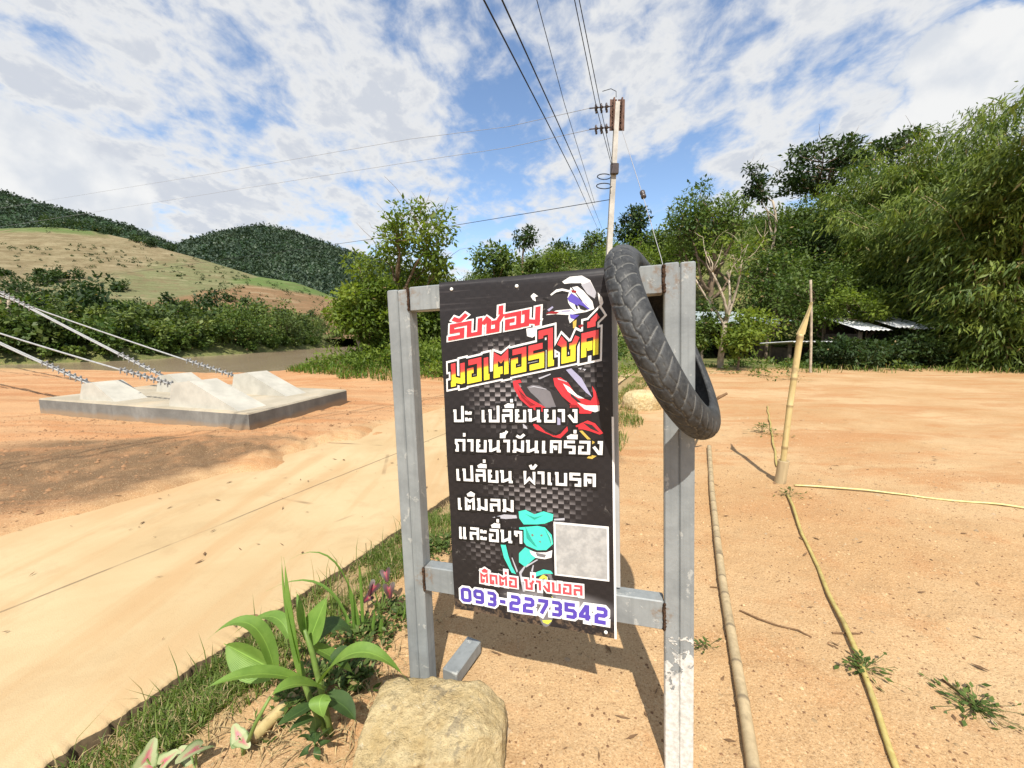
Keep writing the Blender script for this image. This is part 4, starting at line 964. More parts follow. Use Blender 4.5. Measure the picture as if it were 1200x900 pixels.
for (a, b, c, wd, dy, md, fold, side) in [
    ((432, 540), (398, 300), (355, 45), .050, (0, 0, .03), 0, .45, (.8, -.6, 0)),
    ((418, 470), (372, 250), (345, 40), .030, (0, .02, .06), 0, .4, (.7, -.7, 0)),
    ((318, 505), (215, 315), (45, 380), .052, (-.02, -.01, -.03), 0, .25, None),
    ((322, 506), (200, 440), (112, 395), .095, (0, .02, .03), 0, .5, (.25, .2, .95)),
    ((425, 545), (230, 520), (28, 582), .050, (-.02, -.08, -.14), 0, .3, None),
    ((512, 582), (400, 562), (298, 612), .055, (-.04, -.10, -.15), 0, .3, None),
    ((505, 552), (670, 430), (858, 545), .060, (-.02, -.04, -.03), 0, .3, None),
    ((458, 392), (492, 300), (535, 196), .078, (.03, .05, .08), 0, .2, (.9, -.35, .1)),
    ((440, 360), (428, 260), (405, 185), .036, (.04, .06, .09), 0, .3, (.9, -.4, 0)),
    ((472, 395), (560, 320), (645, 372), .072, (.06, .10, .12), 1, .2, None),
    ((378, 372), (290, 285), (130, 375), .042, (.04, .09, .12), 0, .3, None),
    ((455, 405), (560, 455), (640, 520), .050, (.03, .05, .05), 0, .25, None),
    ((530, 615), (600, 650), (650, 715), .058, (-.02, -.02, -.03), 1, .3, None),
    ((522, 600), (500, 640), (522, 705), .060, (-.04, -.07, -.08), 0, .2, (1, 0, 0)),
    ((475, 640), (400, 685), (318, 735), .042, (-.03, -.08, -.12), 1, .3, None),
    ((480, 700), (430, 715), (372, 752), .034, (-.04, -.07, -.1), 1, .3, None),
    ((540, 470), (600, 440), (560, 560), .050, (.03, .05, .02), 1, .2, None)]:
    leaf('leaf', z6(*a, W0 + dy[0]), z6(*b, W0 + dy[1]), z6(*c, W0 + dy[2]), wd, M_bladed if md else M_blade, plant, po, fold, 16, side)
M_stem = plain('green_stem', (.13, .20, .045), .5, .3, .2, 20)
for pts in ([(555, 800), (520, 640), (470, 430), (440, 340)], [(545, 790), (470, 640), (435, 545), (425, 470)]):
    m = MB(); m.tube([z6(x, y, W0 + .01) - po for x, y in pts], [.009, .009, .008, .005], 8); m.build('stem', M_stem, plant, True)
# slim grass-like plant behind it
po2 = gz(G(425, 742)); gp = empty('tall_grass_tuft', po2, label='slim tall grass tuft with long bent blades behind the broad leaved plant', cat='grass tuft')
rng = random.Random(4)
for (a, b, c, wd) in [((650, 345), (560, 205), (282, 184), .022), ((690, 300), (600, 125), (378, 55), .018), ((700, 320), (670, 200), (655, 60), .012), ((740, 420), (720, 300), (760, 190), .012), ((650, 440), (640, 330), (615, 120), .010), ((770, 430), (800, 330), (830, 260), .012), ((690, 300), (740, 330), (820, 95), .010), ((640, 520), (620, 400), (560, 330), .014), ((700, 480), (780, 380), (860, 330), .014), ((720, 520), (745, 380), (745, 270), .022), ((800, 500), (830, 330), (845, 200), .008)]:
    Y0 = po2.y + rng.uniform(-.04, .06); leaf('blade', z6(*a, Y0) * .25 + po2 * .75 if False else z6(a[0] * .4 + 680 * .6, 640, po2.y), z6(*b, Y0), z6(*c, Y0 - .03), wd, M_blade, gp, po2, .3, 14)
# glossy seedling in front
po3 = gz(G(372, 885)); sp_ = empty('small_seedling', po3, label='small dark glossy seedling in crumbly soil left of the boulder', cat='plant')
for (a, b, c, wd) in [((480, 800), (485, 740), (480, 690), .030), ((480, 800), (520, 760), (545, 740), .024), ((478, 790), (440, 775), (410, 780), .020), ((470, 800), (450, 830), (412, 860), .024), ((490, 800), (490, 840), (500, 872), .018), ((490, 790), (520, 800), (550, 790), .018), ((478, 780), (455, 750), (440, 735), .020)]:
    leaf('leaf', z6(*a, po3.y - .03), z6(*b, po3.y - .03), z6(*c, po3.y - .06), wd, M_bladed, sp_, po3, .15, 10, None, .5)
m = MB(); m.tube([Vector((0, 0, -.01)), z6(480, 800, po3.y - .03) - po3], .003, 6); m.build('stem', M_stem, sp_)
m = MB(); m.tube([gz(G(285, 884)), z6(240, 720, 1.03), z6(300, 612, 1.05)], [.006, .0055, .0045], 7); tag(m.build('green_stalk', M_stem, None, True), 'bare green stalk leaning over the bamboo offcut by the road verge', 'stalk')
# bamboo offcut
tag(cane('bamboo_offcut', [gz(G(296, 874), .022), gz(G(345, 826), .03)], .019, .019, M_bam_y, .13), 'short yellowish bamboo offcut half buried beside the plant', 'bamboo')
# caladiums: heart leaves, pink towards the midrib
def calad_mat(name, mid, edge, rim):
    m = bpy.data.materials.new(name); m.use_nodes = True; t = NT(m.node_tree); b = t.n['Principled BSDF']
    at = t.new('ShaderNodeAttribute', attribute_name='tint').outputs['Fac']; p = obj_pos(t)
    q = t.math('ADD', at, t.math('MULTIPLY_ADD', t.noise(p, 90, 4, .7), .35, -.17))
    t.l.new(t.ramp(q, [(.05, mid), (.38, edge), (.75, edge), (.95, rim)]), b.inputs['Base Color']); b.inputs['Roughness'].default_value = .5
    tr = t.new('ShaderNodeBsdfTranslucent'); t.l.new(t.ramp(q, [(.05, mid), (.38, edge), (.8, rim)]), tr.inputs[0]); mx = t.new('ShaderNodeMixShader'); mx.inputs[0].default_value = .25
    t.l.new(b.outputs[0], mx.inputs[1]); t.l.new(tr.outputs[0], mx.inputs[2]); t.l.new(mx.outputs[0], t.n['Material Output'].inputs[0]); return m
M_calp = calad_mat('caladium_pale', (.45, .10, .14), (.36, .40, .20), (.13, .20, .06)); M_calr = calad_mat('caladium_red', (.33, .02, .045), (.06, .016, .018), (.04, .045, .018))
def heart(name, c, tipdir, nrm, size, mat, parent, origin):
    c = Vector(c); f = Vector(tipdir).normalized(); nrm = Vector(nrm); nrm = (nrm - f * nrm.dot(f)).normalized(); sd = f.cross(nrm); V = [c - origin]; T = [0.0]; F = []
    N = 36; rings = (.33, .66, 1.0)
    for r in rings:
        for k in range(N):
            a = 2 * math.pi * k / N; aa = abs(a if a < math.pi else a - 2 * math.pi); rad_ = size * (.50 + .55 * math.exp(-(aa / .42) ** 2) + .30 * math.exp(-((aa - 2.45) / .5) ** 2) - .42 * math.exp(-((aa - math.pi) / .28) ** 2))
            x = math.cos(a) * rad_ * r; y = math.sin(a) * rad_ * r * 1.15
            V.append(c + f * x + sd * y + nrm * (abs(y) * .18 - x * x / size * .18) - origin); T.append(r * (.35 + .65 * min(1, abs(y) / (size * .4))))
    for k in range(N): F.append((0, 1 + k, 1 + (k + 1) % N, 1 + (k + 1) % N))
    me = MB(); me.v = [tuple(v) for v in V]
    me.f = [(0, 1 + k, 1 + (k + 1) % N) for k in range(N)] + [(1 + r * N + k, 1 + (r + 1) * N + k, 1 + (r + 1) * N + (k + 1) % N, 1 + r * N + (k + 1) % N) for r in range(2) for k in range(N)]
    o = me.build(name, mat, parent, True); a_ = o.data.attributes.new('tint', 'FLOAT', 'POINT'); a_.data.foreach_set('value', np.array(T, dtype=np.float32)); return o
def caladium(px, py, leaves, mat, lab):
    o = gz(G(px, py)); e = empty('caladium', o, label=lab, cat='plant', group='caladiums in the verge')
    for (lx, ly, dz, tdir, nrm, s) in leaves:
        c = P(lx, ly, o.y + dz)
        heart('leaf', c, tdir, nrm, s * .78, mat, e, o); m = MB(); m.tube([Vector((0, 0, -.01)), (c - o) * .6 + Vector((0, 0, .01)), c - o], .003, 5); m.build('stalk', M_stem, e)
caladium(230, 903, [(230, 878, -.0, (-.3, -.8, .35), (-.2, -.5, .9), .065), (222, 884, .03, (-.9, .1, .4), (-.2, -.5, .9), .05)], M_calp, 'pale green caladium with a pink streaked heart leaf at the lower edge of the verge')
caladium(285, 885, [(279, 862, 0, (-.6, .4, .5), (.2, -.6, .8), .045), (284, 868, -.01, (.8, -.4, -.1), (0, -.4, .9), .04)], M_calp, 'small pale caladium with a bright pink centre beside the bamboo offcut')
caladium(185, 915, [(172, 889, 0, (.1, .5, .8), (.6, -.7, .3), .055), (192, 893, 0, (.7, .2, .6), (-.5, -.7, .5), .05), (180, 898, .0, (-.6, -.4, .5), (.2, -.6, .8), .045)], M_calp, 'pink and green caladium cut by the lower edge of the picture')
caladium(446, 722, [(438, 688, .0, (-.4, -.4, -.6), (-.1, -.8, .6), .050), (452, 672, .03, (.3, -.5, -.6), (.1, -.8, .6), .045), (432, 700, .02, (-.7, -.3, -.5), (-.1, -.8, .6), .04), (456, 690, -.01, (.2, -.5, -.8), (.2, -.8, .5), .05)], M_calr, 'dark red caladium growing against the grey post')

# ------------------------------------------------------------------ boulder
def rock_fn(t, b):
    p = geo_pos(t); n = t.noise(p, 9, 7, .7, .4); n2 = t.noise(p, 48, 6, .75, .3); v = t.voro(p, 22).outputs['Distance']
    col = t.mix(t.range(n, .32, .66), (.49, .355, .165), (.63, .50, .28)); col = t.mix(t.math('MULTIPLY', t.range(n2, .52, .64), .6), col, (.28, .19, .09))
    col = t.mix(t.math('MULTIPLY', t.range(t.noise(p, 16, 6, .7, .5), .56, .64), .6), col, (.24, .20, .14)); col = t.mix(t.math('MULTIPLY', t.range(n2, .42, .32), .6), col, (.66, .58, .42))
    t.l.new(col, b.inputs['Base Color']); b.inputs['Roughness'].default_value = .92; b.inputs['Specular IOR Level'].default_value = .15
    t.l.new(t.bump(t.math('ADD', t.math('MULTIPLY', n2, 1.0), t.math('ADD', t.math('MULTIPLY', v, .5), t.math('MULTIPLY', n, .6))), 1.0, .022), b.inputs['Normal'])
M_rock = material('sandstone', rock_fn)
def vnoise3(V, sc, seed): return fbm(V[:, 0] * sc + V[:, 2] * sc * .73 + 3, V[:, 1] * sc - V[:, 2] * sc * .59, seed, 5, .55)
def rock(name, c, dim, rz, seed, amt, lab, cat='boulder', sub=56, squareness=4.0, mat=None, cuts=()):
    n = sub; V = []; F = []
    for i in range(n + 1):
        for j in range(2 * n):
            a = math.pi * i / n; b_ = math.pi * j / n
            V.append((math.sin(a) * math.cos(b_), math.sin(a) * math.sin(b_), math.cos(a)))
    V = np.array(V); k = (np.abs(V) ** squareness).sum(1) ** (-1 / squareness); V = V * k[:, None]; rg = np.random.default_rng(seed)
    # broken facets: the block is cut by a few planes
    pl = [np.array(q, float) for q in cuts] + [np.append(rg.normal(size=3), rg.uniform(1.16, 1.35)) for _ in range(9)]
    for q in pl:
        nn = q[:3] / np.linalg.norm(q[:3]); dd = V @ nn - q[3]; V = V - np.clip(dd, 0, None)[:, None] * nn
    V0 = V * np.array(dim) / 2; r = 1 + amt * vnoise3(V0, 5.5 / max(dim), seed) + amt * .5 * vnoise3(V0, 16 / max(dim), seed + 5) + amt * .25 * np.abs(vnoise3(V0, 45 / max(dim), seed + 9))
    V = V0 * r[:, None]; ca, sa_ = math.cos(rz), math.sin(rz); V = V @ np.array([[ca, sa_, 0], [-sa_, ca, 0], [0, 0, 1]])
    F = [(i * 2 * n + j, (i + 1) * 2 * n + j, (i + 1) * 2 * n + (j + 1) % (2 * n), i * 2 * n + (j + 1) % (2 * n)) for i in range(n) for j in range(2 * n)]
    o = np_mesh(name, V, F, mat or M_rock, None, True); o.location = c
    return tag(o, lab, cat)
RC = G(512, 868); rock('boulder', (RC.x + .010, RC.y - .078, .046), (.395, .26, .27), R(-4), 5, .10, 'yellowish square edged boulder at the foot of the steel stand', sub=96, squareness=9, cuts=((1, -.7, .25, 1.0), (.8, .1, .9, 1.16), (-.12, -.3, 1, .95), (.15, -1, .12, .93), (-1, -.15, .5, 1.25)))
# ------------------------------------------------------------------ torn sprigs and weeds lying on the sand
M_weed = leafmat('weed_leaf', (.045, .08, .016), (.125, .175, .04), .35)
def sprig(px, py, n, size, seed, lab, flat=True, name='green_sprig', cat='sprig', spread=.09, up=.02):
    o = gz(G(px, py)); rng = np.random.default_rng(seed); V = []; Q = []; T = []
    for k in range(n):
        a = rng.uniform(0, 2 * math.pi); r = abs(rng.normal(0, spread)); c = np.array([r * math.cos(a) * 1.3, r * math.sin(a), rng.uniform(.004, up) + (0 if flat else .7 * (spread * 1.2 - r if r < spread * 1.2 else 0))])
        d_ = np.array([math.cos(a + rng.normal(0, .7)), math.sin(a + rng.normal(0, .7)), rng.normal(.15, .35)]); d_ /= np.linalg.norm(d_)
        s_ = np.cross(d_, [rng.normal(0, .3), rng.normal(0, .3), 1]); s_ /= np.linalg.norm(s_); l = size * rng.uniform(.6, 1.3); w_ = l * .23
        b0 = len(V); V += [np.array([0, 0, .004]), c + s_ * .0012, c, c - s_ * .0012]; Q.append((b0, b0 + 1, b0 + 2, b0 + 3)); T += [.2] * 4
        b0 = len(V); V += [c, c + d_ * l * .45 + s_ * w_, c + d_ * l, c + d_ * l * .45 - s_ * w_]; Q.append((b0, b0 + 1, b0 + 2, b0 + 3)); T += [rng.uniform(0, .95)] * 4
    ob = np_mesh(name, np.array(V), Q, M_weed, None, False, T); ob.location = o
    return tag(ob, lab, cat)
sprig(1142, 826, 110, .026, 1, 'torn dark green sprig lying on the sand near the right edge', spread=.055)
sprig(1012, 788, 70, .026, 2, 'green sprig tangled around the yellow split bamboo strip', spread=.035, up=.05)
sprig(826, 763, 22, .022, 3, 'tiny green weed between the grey post and the bamboo cane', False, 'weed', 'weed', .022)
sprig(893, 508, 70, .05, 4, 'low weed on the sand beyond the stake socket', False, 'weed', 'weed', .13)
sprig(925, 583, 30, .03, 5, 'small weed at the foot of the bamboo stake', False, 'weed', 'weed', .05)
sprig(850, 437, 80, .10, 6, 'low grass clump on the far edge of the sand lot left of the stake', False, 'weed', 'weed', .25)
sprig(888, 440, 90, .10, 7, 'low grass clump on the lot edge just left of the stake top', False, 'weed', 'weed', .3)
sprig(925, 445, 70, .08, 8, 'low grass clump on the far edge of the sand lot behind the stake', False, 'weed', 'weed', .3)
sprig(885, 622, 18, .022, 9, 'two or three green leaves on bare sand right of the bamboo cane', False, 'weed', 'weed', .02) if False else None
# ------------------------------------------------------------------ grass in the verge, litter and grit
def blades(name, pts, h, wd, mat, seed, lean=.5, kind='stuff'):
    rng = np.random.default_rng(seed); n = len(pts); a = rng.uniform(0, 2 * np.pi, n); hh = h * rng.uniform(.45, 1.25, n); ln = lean * rng.uniform(.2, 1.5, n) * hh
    dx, dy = np.cos(a) * ln, np.sin(a) * ln; sx_, sy_ = -np.sin(a) * wd / 2, np.cos(a) * wd / 2; z = np.zeros(n)
    b0 = pts + np.stack([sx_, sy_, z], 1); b1 = pts - np.stack([sx_, sy_, z], 1); mid = pts + np.stack([dx * .35, dy * .35, hh * .62], 1)
    m0 = mid + np.stack([sx_, sy_, z], 1) * .8; m1 = mid - np.stack([sx_, sy_, z], 1) * .8; tip = pts + np.stack([dx, dy, hh * (.98 - .25 * ln / hh)], 1); t1 = tip - np.stack([sx_, sy_, z], 1) * .1
    V = np.stack([b0, b1, m1, m0, t1, tip], 1).reshape(-1, 3); k = np.arange(n)[:, None] * 6
    Q = np.concatenate([k + np.array([[0, 1, 2, 3]]), k + np.array([[3, 2, 4, 5]])], 0); T = np.repeat(np.where(rng.random(n) < .17, .9995, rng.uniform(0, .95, n)), 6)
    return tag(np_mesh(name, V, Q, mat, None, False, T), kind=kind)
M_grass = leafmat('grass_blade', (.065, .11, .018), (.18, .24, .045), .42, dead=(.38, .30, .15))
rng = np.random.default_rng(7)
def road_pts(n, t0, t1, s0, s1, dens, thr):
    t_ = rng.uniform(t0, t1, n); s_ = s0 + (s1 - s0) * rng.random(n) ** 1.2; x = RA.x + RN.x * s_ + RE.x * t_; y = RA.y + RN.y * s_ + RE.y * t_
    k = fbm(x * dens, y * dens, 61, 4) + .06 * rng.normal(size=n) > thr; x, y = x[k], y[k]; return np.stack([x, y, th(x, y) - .004], 1)
pt = np.concatenate([road_pts(15000, -.6, .6, .02, .30, 5, -.07), road_pts(12000, .3, 1.9, .01, .36, 6, -.08), road_pts(9000, 1.4, 8, .02, .75, 2.5, -.02), road_pts(3600, -.5, 3, -.05, .05, 9, -.04)])
blades('verge_grass', pt, .042, .0040, M_grass, 3, .8)
pt = road_pts(260, -.3, 1.8, .03, .36, 5, -.2); blades('verge_seed_grass', pt, .17, .0035, M_grass, 5, .5)
x = rng.uniform(.9, 4.6, 26000); y = 2.3 + rng.random(26000) * 9; s_, t_ = st(x, y); k = (s_ > .3) & (s_ < 1.0 + .9 * fbm(x, y, 71)) & (fbm(x * 2.5, y * 2.5, 62) > -.03); blades('track_grass', np.stack([x[k], y[k], th(x[k], y[k])], 1), .12, .009, M_grass, 8, .7)
def pebbles(name, n, xr, yr, smin, smax, mat, seed, cond=None):
    rng = np.random.default_rng(seed); x = rng.uniform(*xr, n); y = yr[0] + (yr[1] - yr[0]) * rng.random(n) ** 1.7; s_, t_ = st(x, y)
    k = (s_ > .05) | (s_ < -RW - .2) if cond is None else cond(x, y, s_); x, y = x[k], y[k]; n = len(x); r = smin + (smax - smin) * rng.random(n) ** 5
    base = np.array([(1, 0, 0), (.3, .9, 0), (-.8, .5, 0), (-.7, -.6, 0), (.4, -.9, 0), (.1, .1, .75), (0, 0, -.5)]); V = base[None] * r[:, None, None] * rng.uniform(.6, 1.3, (n, 7, 3)); V = V + np.stack([x, y, th(x, y)], 1)[:, None]
    k = np.arange(n)[:, None] * 7; F = np.concatenate([k + np.array([[i, (i + 1) % 5, 5]]) for i in range(5)], 0)
    return tag(np_mesh(name, V.reshape(-1, 3), F, mat), kind='stuff')
M_peb = plain('grit', (.40, .27, .145), .95, .1, .45, 9)
pebbles('sand_grit', 30000, (-2.2, 4.2), (.55, 5.5), .0012, .010, M_peb, 3)
pebbles('small_stones', 420, (-1.5, 5), (.8, 7), .006, .022, plain('small_stones', (.36, .26, .16), .95, .1, .4, 9), 23)
pebbles('dark_grit', 22000, (-1.6, 4.2), (.6, 4.2), .0012, .007, plain('dark_grit', (.17, .095, .05), .95, .1, .4, 9), 13)
pebbles('bank_grit', 24000, (-7.5, -.6), (1.4, 7.5), .002, .014, plain('bank_grit', (.24, .14, .075), 1, .1, .5, 9), 14, lambda x, y, s: s < -RW - .05)
pebbles('bank_clods', 3600, (-7, -.8), (2.6, 9), .005, .032, plain('clod', (.26, .145, .075), 1, .1, .3, 3), 5, lambda x, y, s: (s < -RW - .1) & (fbm(x, y, 77) > -.02))
def litter(n, seed):
    rng = np.random.default_rng(seed); x = rng.uniform(-4, 5, n); y = .7 + 6.5 * rng.random(n) ** 1.4; a = rng.uniform(0, 6.28, n); l = rng.uniform(.006, .03, n); w_ = l * rng.uniform(.12, .4, n)
    s_, t_ = st(x, y); z = np.where((s_ < 0) & (s_ > -RW), .012, 0.0) ; z = np.maximum(th(x, y), z * .5) + .002; c = np.stack([x, y, z], 1); d_ = np.stack([np.cos(a) * l, np.sin(a) * l, rng.uniform(-.1, .4, n) * l], 1); e = np.stack([-np.sin(a) * w_, np.cos(a) * w_, z * 0], 1)
    V = np.stack([c - d_, c + e, c + d_, c - e], 1).reshape(-1, 3); Q = np.arange(n * 4).reshape(-1, 4); tag(np_mesh('leaf_litter', V, Q, M_twig), kind='stuff')
litter(560, 4)

# low mixed weeds and straw around the plant and the grey post
def weeds(name, cen, n, seed, mat, size, nl):
    rng = np.random.default_rng(seed); C = []
    for (px, py, rad) in cen:
        g_ = G(px, py); C += [(g_.x + rng.normal(0, rad), g_.y + rng.normal(0, rad * .8), 0) for _ in range(n)]
    C = np.array(C); s_, t_ = st(C[:, 0], C[:, 1]); C = C[s_ > .04]; C[:, 2] = th(C[:, 0], C[:, 1]) + rng.uniform(.004, .05, len(C)); N = len(C) * nl; c = np.repeat(C, nl, 0)
    a = rng.uniform(0, 6.28, N); d_ = np.stack([np.cos(a), np.sin(a), rng.uniform(-.1, .8, N)], 1); d_ /= np.linalg.norm(d_, axis=1)[:, None]; e = np.cross(d_, rng.normal(size=(N, 3)) * .4 + np.array([0, 0, 1])); e /= np.linalg.norm(e, axis=1)[:, None]
    l = size * rng.uniform(.5, 1.4, N)[:, None]; c = c + d_ * .003; V = np.stack([c, c + d_ * l * .5 + e * l * .2, c + d_ * l, c + d_ * l * .5 - e * l * .2], 1).reshape(-1, 3)
    tag(np_mesh(name, V, np.arange(N * 4).reshape(-1, 4), mat, None, False, np.repeat(np.where(rng.random(N) < .1, .9995, rng.uniform(0, .95, N)), 4)), kind='stuff')
weeds('verge_weeds', [(400, 760, .06), (440, 740, .05), (470, 720, .05), (380, 800, .05), (500, 650, .05), (420, 800, .04), (350, 830, .05), (515, 640, .05)], 60, 51, M_weed, .026, 7)
rngs = np.random.default_rng(52); S_ = []
for px, py, k in ((440, 760, 60), (480, 730, 60), (330, 860, 90), (420, 830, 60), (250, 870, 60), (390, 880, 40), (470, 790, 40)):
    g_ = G(px, py)
    for _ in range(k): S_.append((g_.x + rngs.normal(0, .07), g_.y + rngs.normal(0, .06), 0))
S_ = np.array(S_); s_, t_ = st(S_[:, 0], S_[:, 1]); S_ = S_[s_ > .03]; S_[:, 2] = th(S_[:, 0], S_[:, 1]) + .001
M_straw = plain('straw', (.33, .24, .12), .9, .1, .4, 30)
blades('dry_straw', S_, .035, .0035, M_straw, 53, 2.6)
x = RA.x + RN.x * .012; tS = rngs.uniform(-.5, 2.4, 700); sS = rngs.normal(.0, .025, 700); E_ = np.stack([RA.x + RN.x * sS + RE.x * tS, RA.y + RN.y * sS + RE.y * tS, 0 * tS], 1); E_[:, 2] = th(E_[:, 0], E_[:, 1]) + .004
blades('edge_straw', E_, .03, .003, M_straw, 54, 2.0)
# ------------------------------------------------------------------ utility pole and overhead wires
M_pole = plain('pole_concrete', (.42, .40, .36), .85, .2, .2, 2, .3); M_rustb = plain('rusty_steel', (.12, .070, .052), .8, .2, .4, 6, .3); M_ins = plain('insulator', (.06, .045, .04), .3, .5, .2, 10); M_wire = plain('wire', (.022, .022, .024), .6, .2); M_wirel = plain('wire_grey', (.30, .30, .31), .5, .4)
PY = 16.0
pb = P(709.5, 300, PY); pb = Vector((pb.x, PY, zat(pb.x, PY))); ptop = P(723.5, 120, PY)
pole = empty('utility_pole', pb, label='tall concrete utility pole with rusty steel plates behind the sign', cat='utility pole')
up = ptop - pb
m = MB()
for a, c in ((0, 1),):
    V = []
    for u in (0, 1):
        hw = .115 - .035 * u
        for sx_, sy_ in ((-1, -1), (1, -1), (1, 1), (-1, 1)): V.append(up * u + Vector((sx_ * hw, sy_ * hw, -.3 * (1 - u))))
    m.add(V, [(0, 1, 5, 4), (1, 2, 6, 5), (2, 3, 7, 6), (3, 0, 4, 7), (4, 5, 6, 7)])
m.build('shaft', M_pole, pole)
def onp(px, py, Y=PY): return P(px, py, Y) - pb
for x0 in (718.8, 728.2):
    m = MB(); A = onp(x0, 152); B = onp(x0 + .8, 115); c = (A + B) / 2; h = (B - A).length
    q = (B - A).to_track_quat('Z', 'Y').to_matrix()
    m.box(c + Vector((0, -.02, 0)), (.10, .05, h), q); m.box(c + Vector((-.052, .08, 0)), (.018, .15, h - .002), q); m.box(c + Vector((.052, .08, 0)), (.018, .15, h - .002), q)
    for k in range(5): m.tube([c + q @ Vector((0, -.06, (k - 2) * h / 5.5)), c + q @ Vector((0, -.03, (k - 2) * h / 5.5))], .03, 6)
    m.build('steel_plate', M_rustb, pole)
for y in (126, 150.5):
    A = onp(690.5, y + 1, PY - .1); B = onp(717, y - 1.5, PY - .1); m = MB(); m.tube([A, B], .022, 6); arm = m.build('insulator_arm', M_ins, pole)
    for u in (.32, .55, .78):
        m = MB(); c = A.lerp(B, u); dx = (B - A).normalized()
        m.tube([c - dx * .06, c - dx * .045, c - dx * .01, c + dx * .02, c + dx * .06], [.03, .12, .13, .05, .03], 10); m.tube([c + Vector((0, 0, -.19)), c + Vector((0, 0, -.10))], .04, 7); m.build('insulator', M_ins, arm, True)
m = MB(); m.box(onp(720, 198, PY - .14), (.30, .16, .38), None, .02); m.build('clamp_box', M_ins, pole)
for y, r in ((207, 8), (218, 9)):
    m = MB(); m.tube([onp(712 + r * math.cos(a) * 1.0 - 4, y + 3.2 * math.sin(a), PY - .3 + .3 * math.sin(a)) for a in np.linspace(.2, 5.6, 20)], .018, 5); m.build('wire_loop', M_wire, pole)
m = MB(); m.tube([onp(722, 114), onp(722, 107), onp(716, 104), onp(706, 107)], .012, 5); m.build('wire_loop', M_wire, pole)
def wire(pts, r, mat, lab, sag=0.0, n=40, group='overhead wires'):
    pts = [Vector(p) for p in pts]; out = []
    for a, b in zip(pts[:-1], pts[1:]):
        for i in range(n): u = i / n; out.append(a.lerp(b, u) - Vector((0, 0, sag * 4 * u * (1 - u))))
    out.append(pts[-1]); m = MB(); m.tube([p - out[0] for p in out], r, 6); o = m.build('overhead_wire', mat, None, True); o.location = out[0]
    return tag(o, lab, 'wire', group)
def thru(p_far, px, py, Yn, back=14):
    A = Vector(p_far); B = P(px, py, Yn); d_ = (B - A); return [A, B, B + d_.normalized() * back]
# the low voltage pair, running on past the pole to the next one
for px, fx, lab in ((566, 700.5, 'thick black overhead wire, the left one of the low pair'), (587.5, 705.5, 'thick black overhead wire, the right one of the low pair')):
    A = P(fx, 268, 44); B = P(px, -2, 5.5); mid = A.lerp(B, .5); mp_ = P((px + (fx - px) * .60), 268 * .60 - (2 if px < 580 else 3) + 3, 9.2)
    pts = [A]
    for u in (.2, .4, .6, .8): 
        pass
    wire([A, P(px + (fx - px) * .80, 268 * .775, 16), P(px + (fx - px) * .55, 268 * .525, 9.6), B, B + Vector((-6.5, -9, .8))], .0115, M_wire, lab, 0, 14)
wire([P(697, 238, PY + .5), P(661, 120, 10), P(628, -4, 6.6), P(628, -4, 6.6) + Vector((-.6, -9, 1))], .007, M_wire, 'thin black overhead wire between the low pair and the insulator wires', 0, 14)
for x0, xm, lab in ((672.5, 698, 'upper overhead wire on the left insulator of the utility pole'), (678, 703, 'upper overhead wire on the right insulator of the utility pole')):
    wire([onp(716.5 if x0 < 675 else 718, 193, PY - .25) + pb, P(xm + 1, 126, PY - 3.4), P(x0, -4, 9.0), P(x0, -4, 9.0) + Vector((-.6, -12, 1))], .011, M_wire, lab, 0, 14)
wire([pb + onp(690, 127), P(595, 148.5, 20), P(480, 163, 26), P(240, 205, 40), P(0, 244, 62), P(-220, 275, 95)], .010, M_wirel, 'pale wire from the upper insulators across the sky to the left hills', 0, 10)
wire([pb + onp(691, 152), P(595, 173, 20), P(480, 190, 26), P(240, 228, 40), P(0, 266, 62), P(-220, 295, 95)], .010, M_wirel, 'pale wire from the lower insulators across the sky to the left hills', 0, 10)
wire([pb + onp(714, 234), P(600, 253, 20), P(430, 281, 30), P(200, 313, 48), P(60, 331, 70), P(-220, 360, 95)], .013, M_wire, 'dark wire from the middle of the utility pole to the left over the trees', 0, 10)
g = wire([pb + onp(729, 153), P(753, 228, PY - 1.2), P(775, 303, PY - 2.5), P(802, 425, PY - 4.5)], .012, M_wirel, 'guy wire slanting down to the right from the top of the utility pole', 0, 10)
m = MB(); c = P(753.5, 228, PY - 1.2) - g.location; dx = (P(775, 303, PY - 2.5) - P(753, 228, PY - 1.2)).normalized(); m.tube([c - dx * .16, c - dx * .13, c - dx * .03, c, c + dx * .03, c + dx * .13, c + dx * .16], [.02, .09, .09, .06, .09, .09, .02], 10); m.build('insulator', M_ins, g, True)

